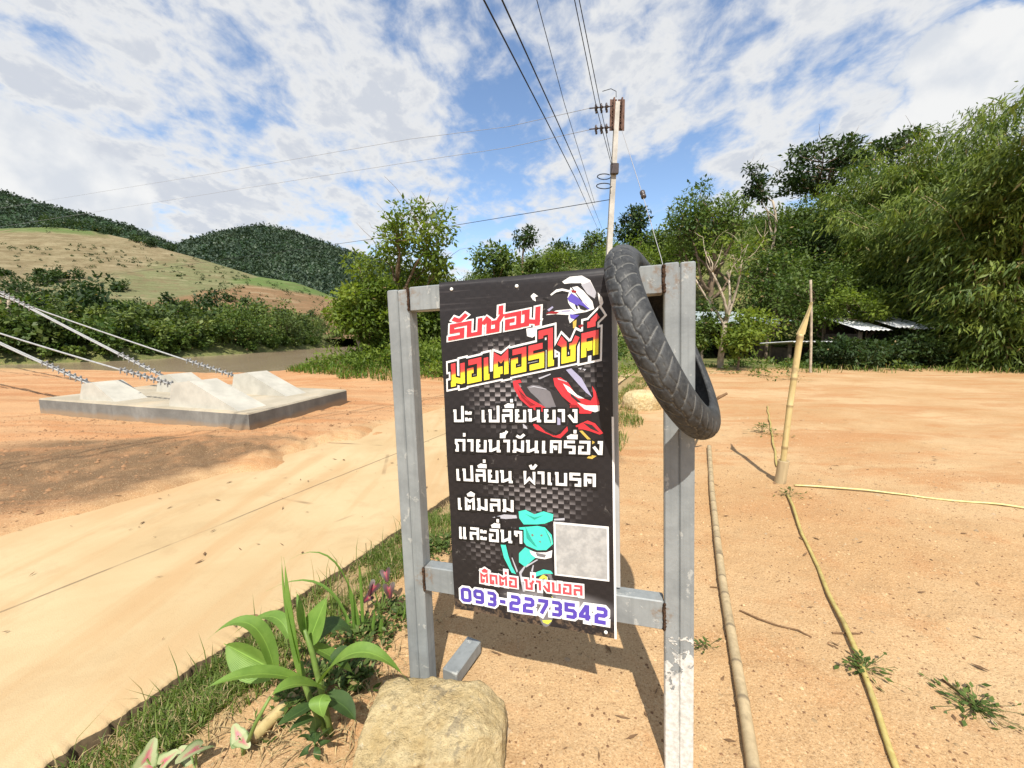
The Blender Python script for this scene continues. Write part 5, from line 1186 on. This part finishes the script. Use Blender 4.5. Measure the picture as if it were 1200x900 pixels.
# ------------------------------------------------------------------ trees
M_bark = plain('bark', (.17, .125, .085), .95, .1, .35, 5, .6); M_barkp = plain('bark_pale', (.36, .30, .225), .95, .1, .3, 6, .6)
ML_mid = leafmat('leaf_mid', (.038, .08, .015), (.15, .20, .042), .35); ML_dark = leafmat('leaf_dark', (.014, .036, .010), (.060, .095, .022), .3); ML_bright = leafmat('leaf_bright', (.065, .115, .015), (.21, .27, .042), .45); ML_bam = leafmat('leaf_bamboo', (.035, .075, .012), (.25, .31, .06), .40, dead=(.30, .25, .10)); ML_far = leafmat('leaf_far', (.030, .062, .015), (.17, .21, .055), .34)
def leaf_quads(rng, C, Rd, n, size, aspect=.45, flat=.75, droop=0.0):
    # n leaves in each cluster (centre C, radius Rd)
    k = len(C); c = np.repeat(C, n, 0); r = np.repeat(Rd, n)[:, None]; N = len(c)
    d = rng.normal(size=(N, 3)); d /= np.linalg.norm(d, axis=1)[:, None]; rr = rng.random(N)[:, None] ** .45
    p = c + d * rr * r * np.array([1, 1, flat]); dirv = d * .7 + rng.normal(size=(N, 3)) * .6 + np.array([0, 0, -droop]); dirv /= np.linalg.norm(dirv, axis=1)[:, None]
    nr = rng.normal(size=(N, 3)) * .55 + np.array([0, 0, 1.0]) + d * .4; s = np.cross(dirv, nr); s /= np.maximum(np.linalg.norm(s, axis=1), 1e-6)[:, None]
    l = size * rng.uniform(.35, 1.55, N)[:, None]; w_ = l * aspect * .5
    V = np.stack([p, p + dirv * l * .45 + s * w_, p + dirv * l, p + dirv * l * .45 - s * w_], 1).reshape(-1, 3)
    tc = np.repeat(rng.random(k) ** 1.3 * .72, n) + rng.uniform(0, .28, N); tc = np.where(rng.random(N) < .006, .9995, np.clip(tc, 0, .95))
    return V, np.repeat(tc, 4)
def limb(m, rng, a, b, r0, r1, wob=.08, n=6, sides=6):
    a, b = np.array(a, float), np.array(b, float); L_ = np.linalg.norm(b - a); pts = []
    off = rng.normal(size=3) * L_ * wob; off2 = rng.normal(size=3) * L_ * wob * .5
    for i in range(n + 1):
        u = i / n; pts.append(a + (b - a) * u + off * math.sin(math.pi * u) + off2 * math.sin(2 * math.pi * u))
    m.tube(pts, [r0 + (r1 - r0) * i / n for i in range(n + 1)], sides); return np.array(pts)
def tree(name, base, h, crown, leafs, lmat, bmat, seed, label, cat='tree', trunk_r=None, fork=.42, ncl=26, clr=.26, size=.16, aspect=.5, bare=0, lean=(0, 0), group=None, gaps=.0, droop=.2, flat=.75):
    # crown: (cx, cy, cz, rx, ry, rz) in metres relative to the base
    rng = np.random.default_rng(seed); e = empty(name, base, label=label, cat=cat, group=group); tr = trunk_r or h * .022
    cx, cy, cz, rx, ry, rz = crown; m = MB(); top = np.array([lean[0] * h, lean[1] * h, h * fork]); trunk = limb(m, rng, (0, 0, -.2), top, tr, tr * .7, .03, 8, 8)
    d = rng.normal(size=(ncl * 3, 3)); d /= np.linalg.norm(d, axis=1)[:, None]; d = d * (rng.random(ncl * 3)[:, None] ** .33); d = d[d[:, 2] > -.75][:ncl]
    C = np.array([cx, cy, cz]) + d * np.array([rx, ry, rz]) * (1 - clr * .45); Rd = clr * min(rx, rz * 1.2) * rng.uniform(.65, 1.3, len(C)) * 1.5
    nl = max(4, ncl // 5); ends = []
    order = np.argsort(rng.random(len(C)))
    for q in range(nl):
        tgt = C[order[q]]; st0 = trunk[rng.integers(5, 9)] if q else top; p = limb(m, rng, st0, st0 + (tgt - st0) * .7, tr * .55, tr * .22, .08, 6, 6); ends.append(p)
    allp = np.concatenate(ends)
    for c in C:
        dd = np.linalg.norm(allp - c, axis=1) + np.maximum(0, allp[:, 2] - c[2]) * 1.0; s0 = allp[np.argmin(dd)]; limb(m, rng, s0, c, tr * .2, tr * .06, .08, 4, 4)
    for q in range(bare):
        a = C[rng.integers(len(C))]; dv = np.array([rng.normal(0, .5), rng.normal(0, .5), rng.uniform(.3, 1.1)]); limb(m, rng, a, a + dv * rz * .55, tr * .1, tr * .03, .08, 4, 4)
    m.build('trunk', bmat, e, True)
    n = max(3, leafs // len(C)); V, T = leaf_quads(rng, C, Rd, n, size, aspect, flat, droop)
    np_mesh('crown', V, np.arange(len(V)).reshape(-1, 4), lmat, e, False, T); return e
def at_base(px, Y, dz=0):
    p = P(px, 400, Y); return Vector((p.x, Y, zat(p.x, Y) + dz))
def tree_px(name, px0, Y, box, leafs, lmat, bmat, seed, label, **kw):
    # box: left, top, right, bottom of the crown as seen in the photograph
    b = at_base(px0, Y); l, t_, r, bo = box; A = P(l, t_, Y); B = P(r, bo, Y); cx = (A.x + B.x) / 2 - b.x; cz = (A.z + B.z) / 2 - b.z; rx = (B.x - A.x) / 2; rz = (A.z - B.z) / 2
    h = A.z - b.z; return tree(name, b, h, (cx, 0, cz, rx, rx * kw.pop('deep', .9), rz), leafs, lmat, bmat, seed, label, **kw)

# -- left of the sign, on the grassy river bank
tree_px('young_tree', 468, 13.2, (424, 232, 540, 348), 3600, ML_bright, M_bark, 11, 'airy young tree with bare twigs at its top on the grassy river bank', ncl=34, clr=.20, size=.15, bare=46, fork=.45, trunk_r=.11)
tree_px('leafy_tree', 425, 12.6, (384, 298, 470, 424), 10500, ML_bright, M_barkp, 12, 'low bright green leafy tree with a pale leaning trunk next to the river', ncl=52, clr=.27, size=.13, fork=.35, lean=(-.10, 0), trunk_r=.07)
tree_px('leafy_tree', 500, 14.5, (436, 308, 548, 428), 11000, ML_bright, M_bark, 13, 'shady mid green tree between the river bank and the banner', ncl=30, clr=.28, size=.15, fork=.3)
tree_px('broadleaf_tree', 580, 34, (552, 284, 610, 348), 2600, ML_mid, M_bark, 14, 'round dark green tree rising just above the middle of the banner', ncl=24, clr=.3, size=.32, fork=.3)
tree_px('tall_tree', 614, 36, (602, 264, 627, 292), 900, ML_dark, M_bark, 15, 'slim tall tree with a lollipop crown above the banner', ncl=9, clr=.42, size=.26, fork=.75, trunk_r=.10)
tree_px('broadleaf_tree', 617, 35, (600, 296, 640, 345), 1500, ML_mid, M_bark, 16, 'bushy tree under the lollipop crown above the banner', ncl=16, clr=.3, size=.3, fork=.3)
tree_px('broadleaf_tree', 652, 40, (640, 280, 678, 320), 1100, ML_dark, M_bark, 17, 'thin crowned tree with reddish bare twigs left of the utility pole', ncl=14, clr=.26, size=.3, fork=.4, bare=26)
tree_px('broadleaf_tree', 691, 40, (677, 264, 709, 308), 900, ML_mid, M_bark, 18, 'small sparse tree where the low pair of wires ends', ncl=12, clr=.3, size=.3, fork=.5, bare=8)
tree_px('broadleaf_tree', 742, 33, (720, 240, 766, 296), 2400, ML_dark, M_bark, 19, 'dark dense tree just right of the utility pole', ncl=22, clr=.28, size=.28, fork=.4)
tree_px('broadleaf_tree', 778, 31, (762, 262, 800, 318), 1600, ML_mid, M_bark, 20, 'small green tree above the corner of the steel stand', ncl=14, clr=.3, size=.26, fork=.4)
# -- right hand hillside
tree_px('broadleaf_tree', 832, 25, (780, 212, 872, 302), 6500, ML_mid, M_bark, 21, 'broad green tree with a domed crown behind the forked bare trunk', ncl=44, clr=.24, size=.20, fork=.4, trunk_r=.2)
tree_px('bare_tree', 848, 15.2, (795, 262, 905, 335), 500, ML_bright, M_barkp, 22, 'pale forked bare tree with spreading leafless branches at the edge of the lot', ncl=13, clr=.2, size=.14, fork=.34, trunk_r=.13, bare=10)
tree_px('tall_tree', 893, 26, (874, 184, 902, 245), 1500, ML_dark, M_barkp, 23, 'slender tall tree with a pale trunk and a narrow dark tuft at its top', ncl=12, clr=.36, size=.20, fork=.72, trunk_r=.085, bare=12)
tree_px('umbrella_tree', 948, 34, (914, 158, 1014, 238), 5600, ML_dark, M_bark, 24, 'tall dark umbrella shaped tree standing against the clouds on the ridge', ncl=46, clr=.20, size=.30, fork=.5, bare=20, trunk_r=.22, flat=.5)
tree_px('umbrella_tree', 1046, 34, (1008, 152, 1086, 205), 2300, ML_dark, M_bark, 25, 'dark layered tree top showing above the bamboo', ncl=26, clr=.2, size=.30, fork=.5, flat=.4, bare=8)
tree_px('broadleaf_tree', 925, 27, (880, 232, 962, 322), 6000, ML_mid, M_bark, 26, 'dense green tree below the umbrella shaped tree', ncl=38, clr=.26, size=.20, fork=.35)
tree_px('broadleaf_tree', 985, 25, (940, 235, 1030, 330), 6500, ML_dark, M_bark, 27, 'dense dark tree half way up the hillside left of the bamboo', ncl=40, clr=.26, size=.20, fork=.35)
tree_px('broadleaf_tree', 968, 19.5, (915, 290, 1010, 400), 7000, ML_mid, M_bark, 28, 'wide leafy tree behind the thin standing pole', ncl=44, clr=.24, size=.16, fork=.35)
tree_px('shrub', 866, 14.2, (836, 362, 908, 426), 3400, ML_bright, M_bark, 30, 'bright leafy shrub in front of the tin roofed house', ncl=20, clr=.28, size=.13, fork=.35, cat='shrub')
tree_px('shrub', 815, 15.5, (795, 340, 842, 424), 3200, ML_mid, M_bark, 31, 'tall green shrub showing just right of the steel stand', ncl=24, clr=.28, size=.13, fork=.3, cat='shrub')
tree_px('shrub', 1005, 15.2, (945, 394, 1040, 432), 5200, ML_dark, M_bark, 32, 'dark vine covered thicket in front of the patched white roof', ncl=34, clr=.28, size=.13, fork=.3, cat='shrub')
tree_px('shrub', 1015, 17.5, (955, 335, 1045, 384), 4600, ML_bright, M_bark, 33, 'light green leafy thicket overhanging the patched white roof', ncl=34, clr=.28, size=.14, fork=.35, cat='shrub')
for i, (px, Y, box, mt, nl, lab) in enumerate([
    (800, 28, (772, 258, 850, 330), ML_bright, 4200, 'sunlit bushy tree low on the slope behind the top of the steel stand'),
    (905, 24, (862, 285, 950, 372), ML_mid, 5200, 'leafy tree between the two pale trunks'),
    (660, 37, (622, 286, 690, 330), ML_bright, 2200, 'light green thicket on the crest left of the utility pole'),
    (725, 30, (690, 276, 770, 335), ML_bright, 3200, 'light green thicket right behind the top of the tyre'),
    (1000, 29, (950, 205, 1050, 290), ML_mid, 6000, 'rounded green tree high on the slope between the ridge tree and the bamboo'),
    (1030, 21, (985, 270, 1075, 365), ML_bright, 5600, 'yellowish green tree in front of the bamboo clumps')]):
    tree_px('slope_tree', px, Y, box, nl, mt, M_bark, 300 + i, lab, ncl=38, clr=.27, size=.19, fork=.3)
tree_px('shrub', 1062, 15.4, (1022, 392, 1092, 433), 4600, ML_dark, M_bark, 34, 'dark vine tangle under the right end of the patched white roof', ncl=30, clr=.28, size=.13, fork=.3, cat='shrub')
# -- bamboo
def bamboo(base, h, spread, nsp, seed, label, parts=14):
    rng = np.random.default_rng(seed); e = empty('bamboo_clump', base, label=label, cat='bamboo', group='bamboo clumps'); C = []; D = []
    ncu = 34
    for k in range(ncu):
        a = rng.uniform(0, 2 * math.pi); r0 = .7 * rng.random() ** .5; out = spread * rng.uniform(.25, 1.0); hh = h * rng.uniform(.72, 1.0); b0 = np.array([r0 * math.cos(a), r0 * math.sin(a), -.1]); dr = np.array([math.cos(a + rng.normal(0, .3)), math.sin(a + rng.normal(0, .3)), 0])
        us = np.linspace(0, 1, 14); pts = np.stack([b0[i] + dr[i] * out * us ** 2.1 for i in range(2)] + [hh * (us - .26 * (out / spread) * us ** 3.2)], 1)
        if k < parts: m = MB(); m.tube(pts, [.04 - .033 * u for u in us], 6); m.build('culm', M_bam_g, e, True)
        for q in range(nsp):
            u = rng.uniform(.12, 1.0) ** .8; i = min(int(u * 13), 12); p = pts[i] + (pts[i + 1] - pts[i]) * (u * 13 - i); sp_l = rng.uniform(.2, 1.1) * (1.15 - .5 * u); b_ = rng.uniform(0, 2 * math.pi)
            dv = dr * .6 + np.array([math.cos(b_), math.sin(b_), rng.uniform(-.5, .3)]); C.append(p + dv * sp_l * (.9 + (.8 if u < .45 else 0))); D.append(dv)
    for q in range(ncu * 7):
        a = rng.uniform(0, 2 * math.pi); r0 = rng.uniform(.5, 1.75); C.append(np.array([r0 * math.cos(a), r0 * math.sin(a), rng.uniform(.15, 2.0)])); D.append(np.array([math.cos(a), math.sin(a), rng.uniform(-.6, .5)]))
    C = np.array(C); D = np.array(D); D /= np.linalg.norm(D, axis=1)[:, None]; n = 26
    k = len(C); c = np.repeat(C, n, 0); N = len(c); dd = np.repeat(D, n, 0); off = rng.normal(size=(N, 3)) * np.array([.15, .15, .11]); along = rng.uniform(-.45, .45, N)[:, None]; p = c + off + dd * along; p[:, 2] = np.maximum(p[:, 2] - np.abs(along[:, 0]) * .25, .03)
    dv = dd * .55 + rng.normal(size=(N, 3)) * .45 + np.array([0, 0, -.75]); dv /= np.linalg.norm(dv, axis=1)[:, None]; s = np.cross(dv, rng.normal(size=(N, 3)) * .6 + np.array([0, -.3, .8])); s /= np.linalg.norm(s, axis=1)[:, None]
    l = .30 * rng.uniform(.5, 1.3, N)[:, None]; w_ = l * .095
    V = np.stack([p, p + dv * l * .4 + s * w_, p + dv * l, p + dv * l * .4 - s * w_], 1).reshape(-1, 3); T = np.repeat(np.where(rng.random(N) < .02, .9995, np.clip(np.repeat(rng.random(k) ** 1.5 * .75, n) + rng.uniform(0, .25, N), 0, .95)), 4)
    np_mesh('foliage', V, np.arange(len(V)).reshape(-1, 4), ML_bam, e, False, T); return e
b1 = bamboo(at_base(1172, 14.6), 10.6, 3.3, 40, 41, 'tallest bamboo clump with drooping leaves by the right edge of the lot')
b2 = bamboo(at_base(1085, 18.0), 9.6, 3.4, 40, 42, 'second bamboo clump, left of the tallest one and behind the patched white roof')
dup(b2, at_base(1035, 23), 2.0, (.95, .95, 1.0), 'farther bamboo clump growing up the slope left of the other clumps')
dup(b1, at_base(1262, 13.8), 2.6, (1.0, 1.0, .86), 'bamboo clump mostly cut off by the right edge of the picture')
dup(b1, at_base(1135, 22), 4.1, (1.0, 1.0, 1.05), 'bamboo clump at the back whose top stands against the white cumulus cloud')
# -- hillside brush, edge weeds and bank grass: ground cover
rng = np.random.default_rng(90)
x = rng.uniform(-14, 48, 4600); y = rng.uniform(20.5, 48, 4600); k = (fbm(x / 3.2, y / 3.2, 91, 3) > -.11) & (x > -12 + (46 - y) * .0) & ~((x > 6) & (x < 15) & (y < 22.5)); x, y = x[k], y[k]
Rd = rng.uniform(.35, 1.25, len(x)) ** 1.2; C = np.stack([x, y, th(x, y) + Rd * .45], 1); V, T = leaf_quads(rng, C, Rd, 60, .19, .5, .8, .1)
tag(np_mesh('hillside_brush', V, np.arange(len(V)).reshape(-1, 4), ML_mid, None, False, T), kind='stuff')
x = rng.uniform(3.5, 30, 5200); y = rng.uniform(12.9, 16.5, 5200); k = fbm(x * .9, y * .9, 93) > .02; pt = np.stack([x[k], y[k], th(x[k], y[k])], 1); blades('lot_edge_weeds', pt, .22, .022, M_grass, 95, .7)
x = rng.uniform(3.5, 26, 420); y = rng.uniform(13.8, 17.5, 420); k = fbm(x * .5, y * .5, 97) > .06; x, y = x[k], y[k]; Rd = rng.uniform(.12, .38, len(x)); C = np.stack([x, y, th(x, y) + Rd * .3], 1); V, T = leaf_quads(rng, C, Rd, 45, .11, .5, .8, 0)
tag(np_mesh('lot_edge_bushes', V, np.arange(len(V)).reshape(-1, 4), ML_mid, None, False, T), kind='stuff')
M_lush = leafmat('lush_grass', (.05, .105, .012), (.15, .235, .03), .45)
x = rng.normal(-3.2, 2.6, 26000); y = rng.normal(12.6, 1.9, 26000); ed = np.interp(x, [-8, -6, -4, 0, 2], [12.3, 11.2, 9.9, 9.4, 9.2]) + fbm(x, y, 98) * .8; k = (y > ed) & (x < 1.8) & (x > -6.6); blades('bank_grass', np.stack([x[k], y[k], th(x[k], y[k])], 1), .20, .022, M_lush, 99, 1.1)
x = rng.normal(-2.2, 2.8, 260); y = rng.normal(12.6, 1.6, 260); ed = np.interp(x, [-8, -6, -4, 0, 2], [12.9, 11.8, 10.3, 9.8, 9.6]); k = (y > ed) & (x > -6.0); x, y = x[k], y[k]; Rd = rng.uniform(.15, .45, len(x)); C = np.stack([x, y, th(x, y) + Rd * .4], 1); V, T = leaf_quads(rng, C, Rd, 90, .10, .5, .8, 0)
tag(np_mesh('bank_bushes', V, np.arange(len(V)).reshape(-1, 4), ML_bright, None, False, T), kind='stuff')

# -- far bank: the wood across the river
def wood(name, xs, ys, hs, rs_, nleaf, size, mat, seed, zf=th):
    rng = np.random.default_rng(seed); C = []; Rd = []
    for x, y, h, r in zip(xs, ys, hs, rs_):
        z0 = float(zf(np.array([x]), np.array([y]))[0]); nb = 7
        for q in range(nb):
            a = rng.uniform(0, 6.28); rr = r * .75 * rng.random() ** .5; C.append((x + rr * math.cos(a), y + rr * math.sin(a), z0 + h * (.18 + .72 * rng.random() * (1 - .35 * rr / r)))); Rd.append(r * rng.uniform(.35, .6))
    V, T = leaf_quads(rng, np.array(C), np.array(Rd), nleaf, size, .7, .8, .1); return tag(np_mesh(name, V, np.arange(len(V)).reshape(-1, 4), mat, None, False, T), kind='stuff')
rng = np.random.default_rng(101); n = 330
y = 48 + 150 * rng.random(n) ** 1.5; x = np.interp(y, *XF) - 2 - rng.random(n) ** 1.4 * (45 + y * .65); hs = rng.uniform(2.6, 9.5, n) * (.8 + .25 * (y > 90)); k = rng.random(n) < .6; wr = rng.uniform(.36, .6, n); wood('riverside_wood', x[k], y[k], hs[k], (hs * wr)[k], 62, .62, ML_far, 102); k = ~k; wood('riverside_light_wood', x[k], y[k], hs[k] * .85, (hs * wr)[k], 62, .55, ML_mid, 105)
rng = np.random.default_rng(106); n = 34; y = 60 + 110 * rng.random(n); x = np.interp(y, *XF) - 4 - rng.random(n) * (30 + y * .6); hs = rng.uniform(8, 12.5, n); wood('riverside_tall_wood', x, y, hs, hs * rng.uniform(.25, .4, n), 80, .6, ML_dark, 107)
rng = np.random.default_rng(103); n = 260; y = 42 + 75 * rng.random(n) ** 1.3; x = np.interp(y, *XF) + rng.uniform(-9, -1.5, n); hs = rng.uniform(1.0, 2.8, n); wood('riverside_bushes', x, y, hs, hs * .7, 60, .42, ML_mid, 104)
# individual trees one can pick out on the far bank
ftree = [(18, 62, (-14, 305, 50, 420), ML_dark, 'tall dark tree with pale bare trunks at the left edge across the river', 3600, .34, 8),
         (70, 70, (42, 345, 100, 405), ML_far, 'rounded tree right of the pale trunks across the river', 2200, .36, 0),
         (150, 74, (120, 352, 184, 398), ML_mid, 'spreading green tree above the strip of pale grass across the river', 2200, .36, 0),
         (255, 80, (238, 362, 285, 416), ML_mid, 'feathery light green bush at the water across the river', 2000, .32, 0),
         (290, 87, (262, 355, 332, 416), ML_mid, 'largest rounded bush overhanging the far water edge', 3600, .42, 0),
         (335, 101, (312, 350, 358, 412), ML_far, 'upright dark tree right of the largest rounded bush', 2200, .42, 0),
         (372, 119, (352, 356, 400, 412), ML_far, 'dark tree above the bend of the river', 2200, .45, 0),
         (215, 84, (192, 350, 240, 395), ML_far, 'pale topped tree behind the feathery bush', 1800, .42, 0)]
for i, (px, Y, box, mt, lab, nl, sz, br) in enumerate(ftree):
    tree_px('far_bank_tree', px, Y, box, nl, mt, M_barkp if i == 0 else M_bark, 120 + i, lab, ncl=26, clr=.28, size=sz, aspect=.65, fork=.45 if i == 0 else .3, bare=br, group='trees across the river', trunk_r=.32 if i == 0 else None)
# brush on the field slope and along its crest
rng = np.random.default_rng(130)
xs, ys, hs = [], [], []
for px, py in [(60 + 14 * k + rng.uniform(-5, 5), 0) for k in range(11)]:
    Y = 330 + rng.uniform(-6, 8); p = P(px, 300, Y); xs.append(p.x); ys.append(Y); hs.append(rng.uniform(5, 12))
xs2 = rng.uniform(-300, -110, 260); ys2 = 135 + 100 * rng.random(260) ** 1.3; keep = fbm(xs2 / 26, ys2 / 16, 131) > .0; xs = np.concatenate([xs, xs2[keep]]); ys = np.concatenate([ys, ys2[keep]]); hs = np.concatenate([hs, rng.uniform(3, 7, keep.sum())])
fz = lambda x, y: np.maximum(field_at(x, y), th(x, y))
wood('field_edge_wood', xs, ys, hs, hs * .75, 46, 1.1, ML_dark, 132, fz)
rng = np.random.default_rng(135); x = rng.uniform(-420, -90, 1500); y = rng.uniform(150, 325, 1500); k = fbm(x / 40, y / 22, 136) > .02; x, y = x[k], y[k]; Rd = rng.uniform(.35, 1.5, len(x)) ** 1.3
V, T = leaf_quads(rng, np.stack([x, y, field_at(x, y) + Rd * .4], 1), Rd, 22, .75, .7, .8, 0); tag(np_mesh('field_scrub', V, np.arange(len(V)).reshape(-1, 4), ML_dark, None, False, T), kind='stuff')
# mountain forest
def forest(name, atf, xr, yr, n, s, seed, mat):
    rng = np.random.default_rng(seed); x = rng.uniform(*xr, n); y = rng.uniform(*yr, n); z = atf(x, y); ok = z > 18; x, y, z = x[ok], y[ok], z[ok]
    r = s * rng.uniform(.3, 1.2, len(x)) * (1 + .9 * fbm(x / 60, y / 60, seed)); V, T = leaf_quads(rng, np.stack([x, y, z + r * .5], 1), r, 11, s * .62, .75, 1.0, 0)
    tall = np.repeat(np.repeat(fbm(x / 45, y / 45, seed + 3) * .5, 11), 4); return tag(np_mesh(name, V, np.arange(len(V)).reshape(-1, 4), mat, None, False, np.clip(T * .8 + tall, 0, .95)), kind='stuff')
M_forest = leafmat('forest_crowns', (.026, .050, .033), (.086, .118, .066), .15)  # crown colours lightened and blued, distance haze put into the colour
forest('mountain_forest', m2_at, (-1150, 250), (560, 1150), 18000, 7.0, 140, M_forest)
forest('mountain_forest', m1_at, (-1500, -600), (520, 950), 11000, 5.8, 141, M_forest)

# ------------------------------------------------------------------ sheds, house and fence at the foot of the hillside
def tin_fn(a, c, dirt):
    def fn(t, b):
        p = obj_pos(t); n = t.noise(p, 1.4, 5, .65); col = t.mix(t.range(n, .35, .65), a, c); col = t.mix(t.math('MULTIPLY', t.range(t.noise(p, 3.5, 6, .7), .54, .66), .6), col, dirt)
        t.l.new(col, b.inputs['Base Color']); b.inputs['Roughness'].default_value = .55
    return fn
M_tinb = material('tin_blue', tin_fn((.24, .29, .30), (.33, .37, .37), (.20, .17, .14))); M_tinw = material('tin_white', tin_fn((.56, .56, .55), (.70, .70, .68), (.24, .22, .19))); M_wood = plain('weathered_wood', (.15, .115, .085), .9, .1, .35, 4, .3); M_plank = plain('dark_planks', (.06, .047, .038), .9, .1, .3, 4, .3)
def corr_roof(m, x0, x1, y0, y1, z0, z1, pitch=.17, amp=.022):
    n = int((x1 - x0) / pitch * 4); V = []; F = []
    for i in range(n + 1):
        x = x0 + (x1 - x0) * i / n; d_ = amp * math.sin(2 * math.pi * (x - x0) / pitch)
        V += [(x, y0, z0 + d_), (x, y1, z1 + d_), (x, y0, z0 + d_ - .012), (x, y1, z1 + d_ - .012)]
    for i in range(n):
        a, b = i * 4, i * 4 + 4; F += [(a, b, b + 1, a + 1), (a + 3, b + 3, b + 2, a + 2), (a + 2, b + 2, b, a), (a + 1, b + 1, b + 3, a + 3)]
    m.add(V, F)
def shed(px, Y, w_, dpt, hf, hb, roofm, wallm, label, rz=0, open_front=True, name='shed', split=False):
    b = at_base(px, Y); e = empty(name, b, rz, label, 'house' if name == 'house' else 'shed')
    for sx_ in (-w_ / 2, w_ / 2):
        for yy, hh in ((.05, hf), (dpt - .05, hb)): m = MB(); m.box((sx_, yy, hh / 2 - .1), (.1, .1, hh + .15)); m.build('post', M_wood, e)
    m = MB(); m.box((0, dpt, hb / 2 - .1), (w_ - .12, .05, hb)); m.build('wall', wallm, e)
    for sx_ in (-1, 1): m = MB(); m.box((sx_ * (w_ / 2 - .01), dpt / 2, min(hf, hb) / 2 - .1), (.05, dpt - .22, min(hf, hb))); m.build('wall', wallm, e)
    if not open_front: m = MB(); m.box((0, .06, .45), (w_ - .14, .05, .9)); m.build('wall', wallm, e)
    if split:
        for k, (a, c, dz, tl) in enumerate(((-w_ / 2 - .3, -w_ * .1, 0, -.05), (-w_ * .12, w_ * .24, .10, .08), (w_ * .2, w_ / 2 + .35, .04, .0))):
            m = MB(); corr_roof(m, a, c, -.4 - .2 * (k % 2), dpt + .2, hf + .05 + dz, hb + .05 + dz + tl); m.build('roof', roofm, e)
    else: m = MB(); corr_roof(m, -w_ / 2 - .3, w_ / 2 + .3, -.4, dpt + .3, hf + .05, hb + .05); m.build('roof', roofm, e)
    return e
shed(862, 20.0, 3.4, 3.0, 1.75, 2.5, M_tinb, M_plank, 'low house with a bluish tin roof behind the bare forked tree', .10, True, 'house')
shed(812, 22.0, 3.0, 2.5, 1.8, 2.4, M_tinb, M_plank, 'small tin roofed outbuilding left of the bluish roofed house', -.1)
shed(943, 16.6, 1.15, 1.2, .92, .80, M_tinw, M_plank, 'little dark open hutch with a flat pale roof beside the thin standing pole', .05)
shed(1042, 16.2, 2.1, 2.4, 1.38, 2.15, M_tinw, M_plank, 'vine covered shed with a patched white corrugated roof under the bamboo', -.12, False, 'shed', True)
fb = at_base(915, 23.0); fen = empty('rail_fence', fb, 0, 'thin pale rail fence on the slope above the bluish roofed house', 'fence')
A = P(868, 371, 23.0); B = P(962, 378, 23.4)
for u in (0, .25, .48, .75, 1):
    c = A.lerp(B, u); m = MB(); m.tube([Vector((c.x, c.y, zat(c.x, c.y) - .1)) - fb, c - fb], .035, 6); m.build('post', M_barkp, fen)
m = MB(); m.tube([A - fb + Vector((0, -.04, -.03)), B - fb + Vector((0, -.04, -.03))], .028, 6); m.build('rail', plain('rail_paint', (.38, .50, .50), .6, .3, .1), fen)
q0 = at_base(953, 13.2); tag(cane('standing_pole', [q0, P(951, 380, 13.2), P(950, 328, 13.15)], .040, .034, M_barkp, .9), 'thin pale upright pole standing behind the leaning bamboo stake', 'pole')
# a few stones along the verge behind the sign
rock('verge_boulder', gz(G(752, 478), .10), (.62, .5, .42), .4, 8, .12, 'pale boulder in the grass seen between the banner and the tyre', 'boulder', 28, 3.0)
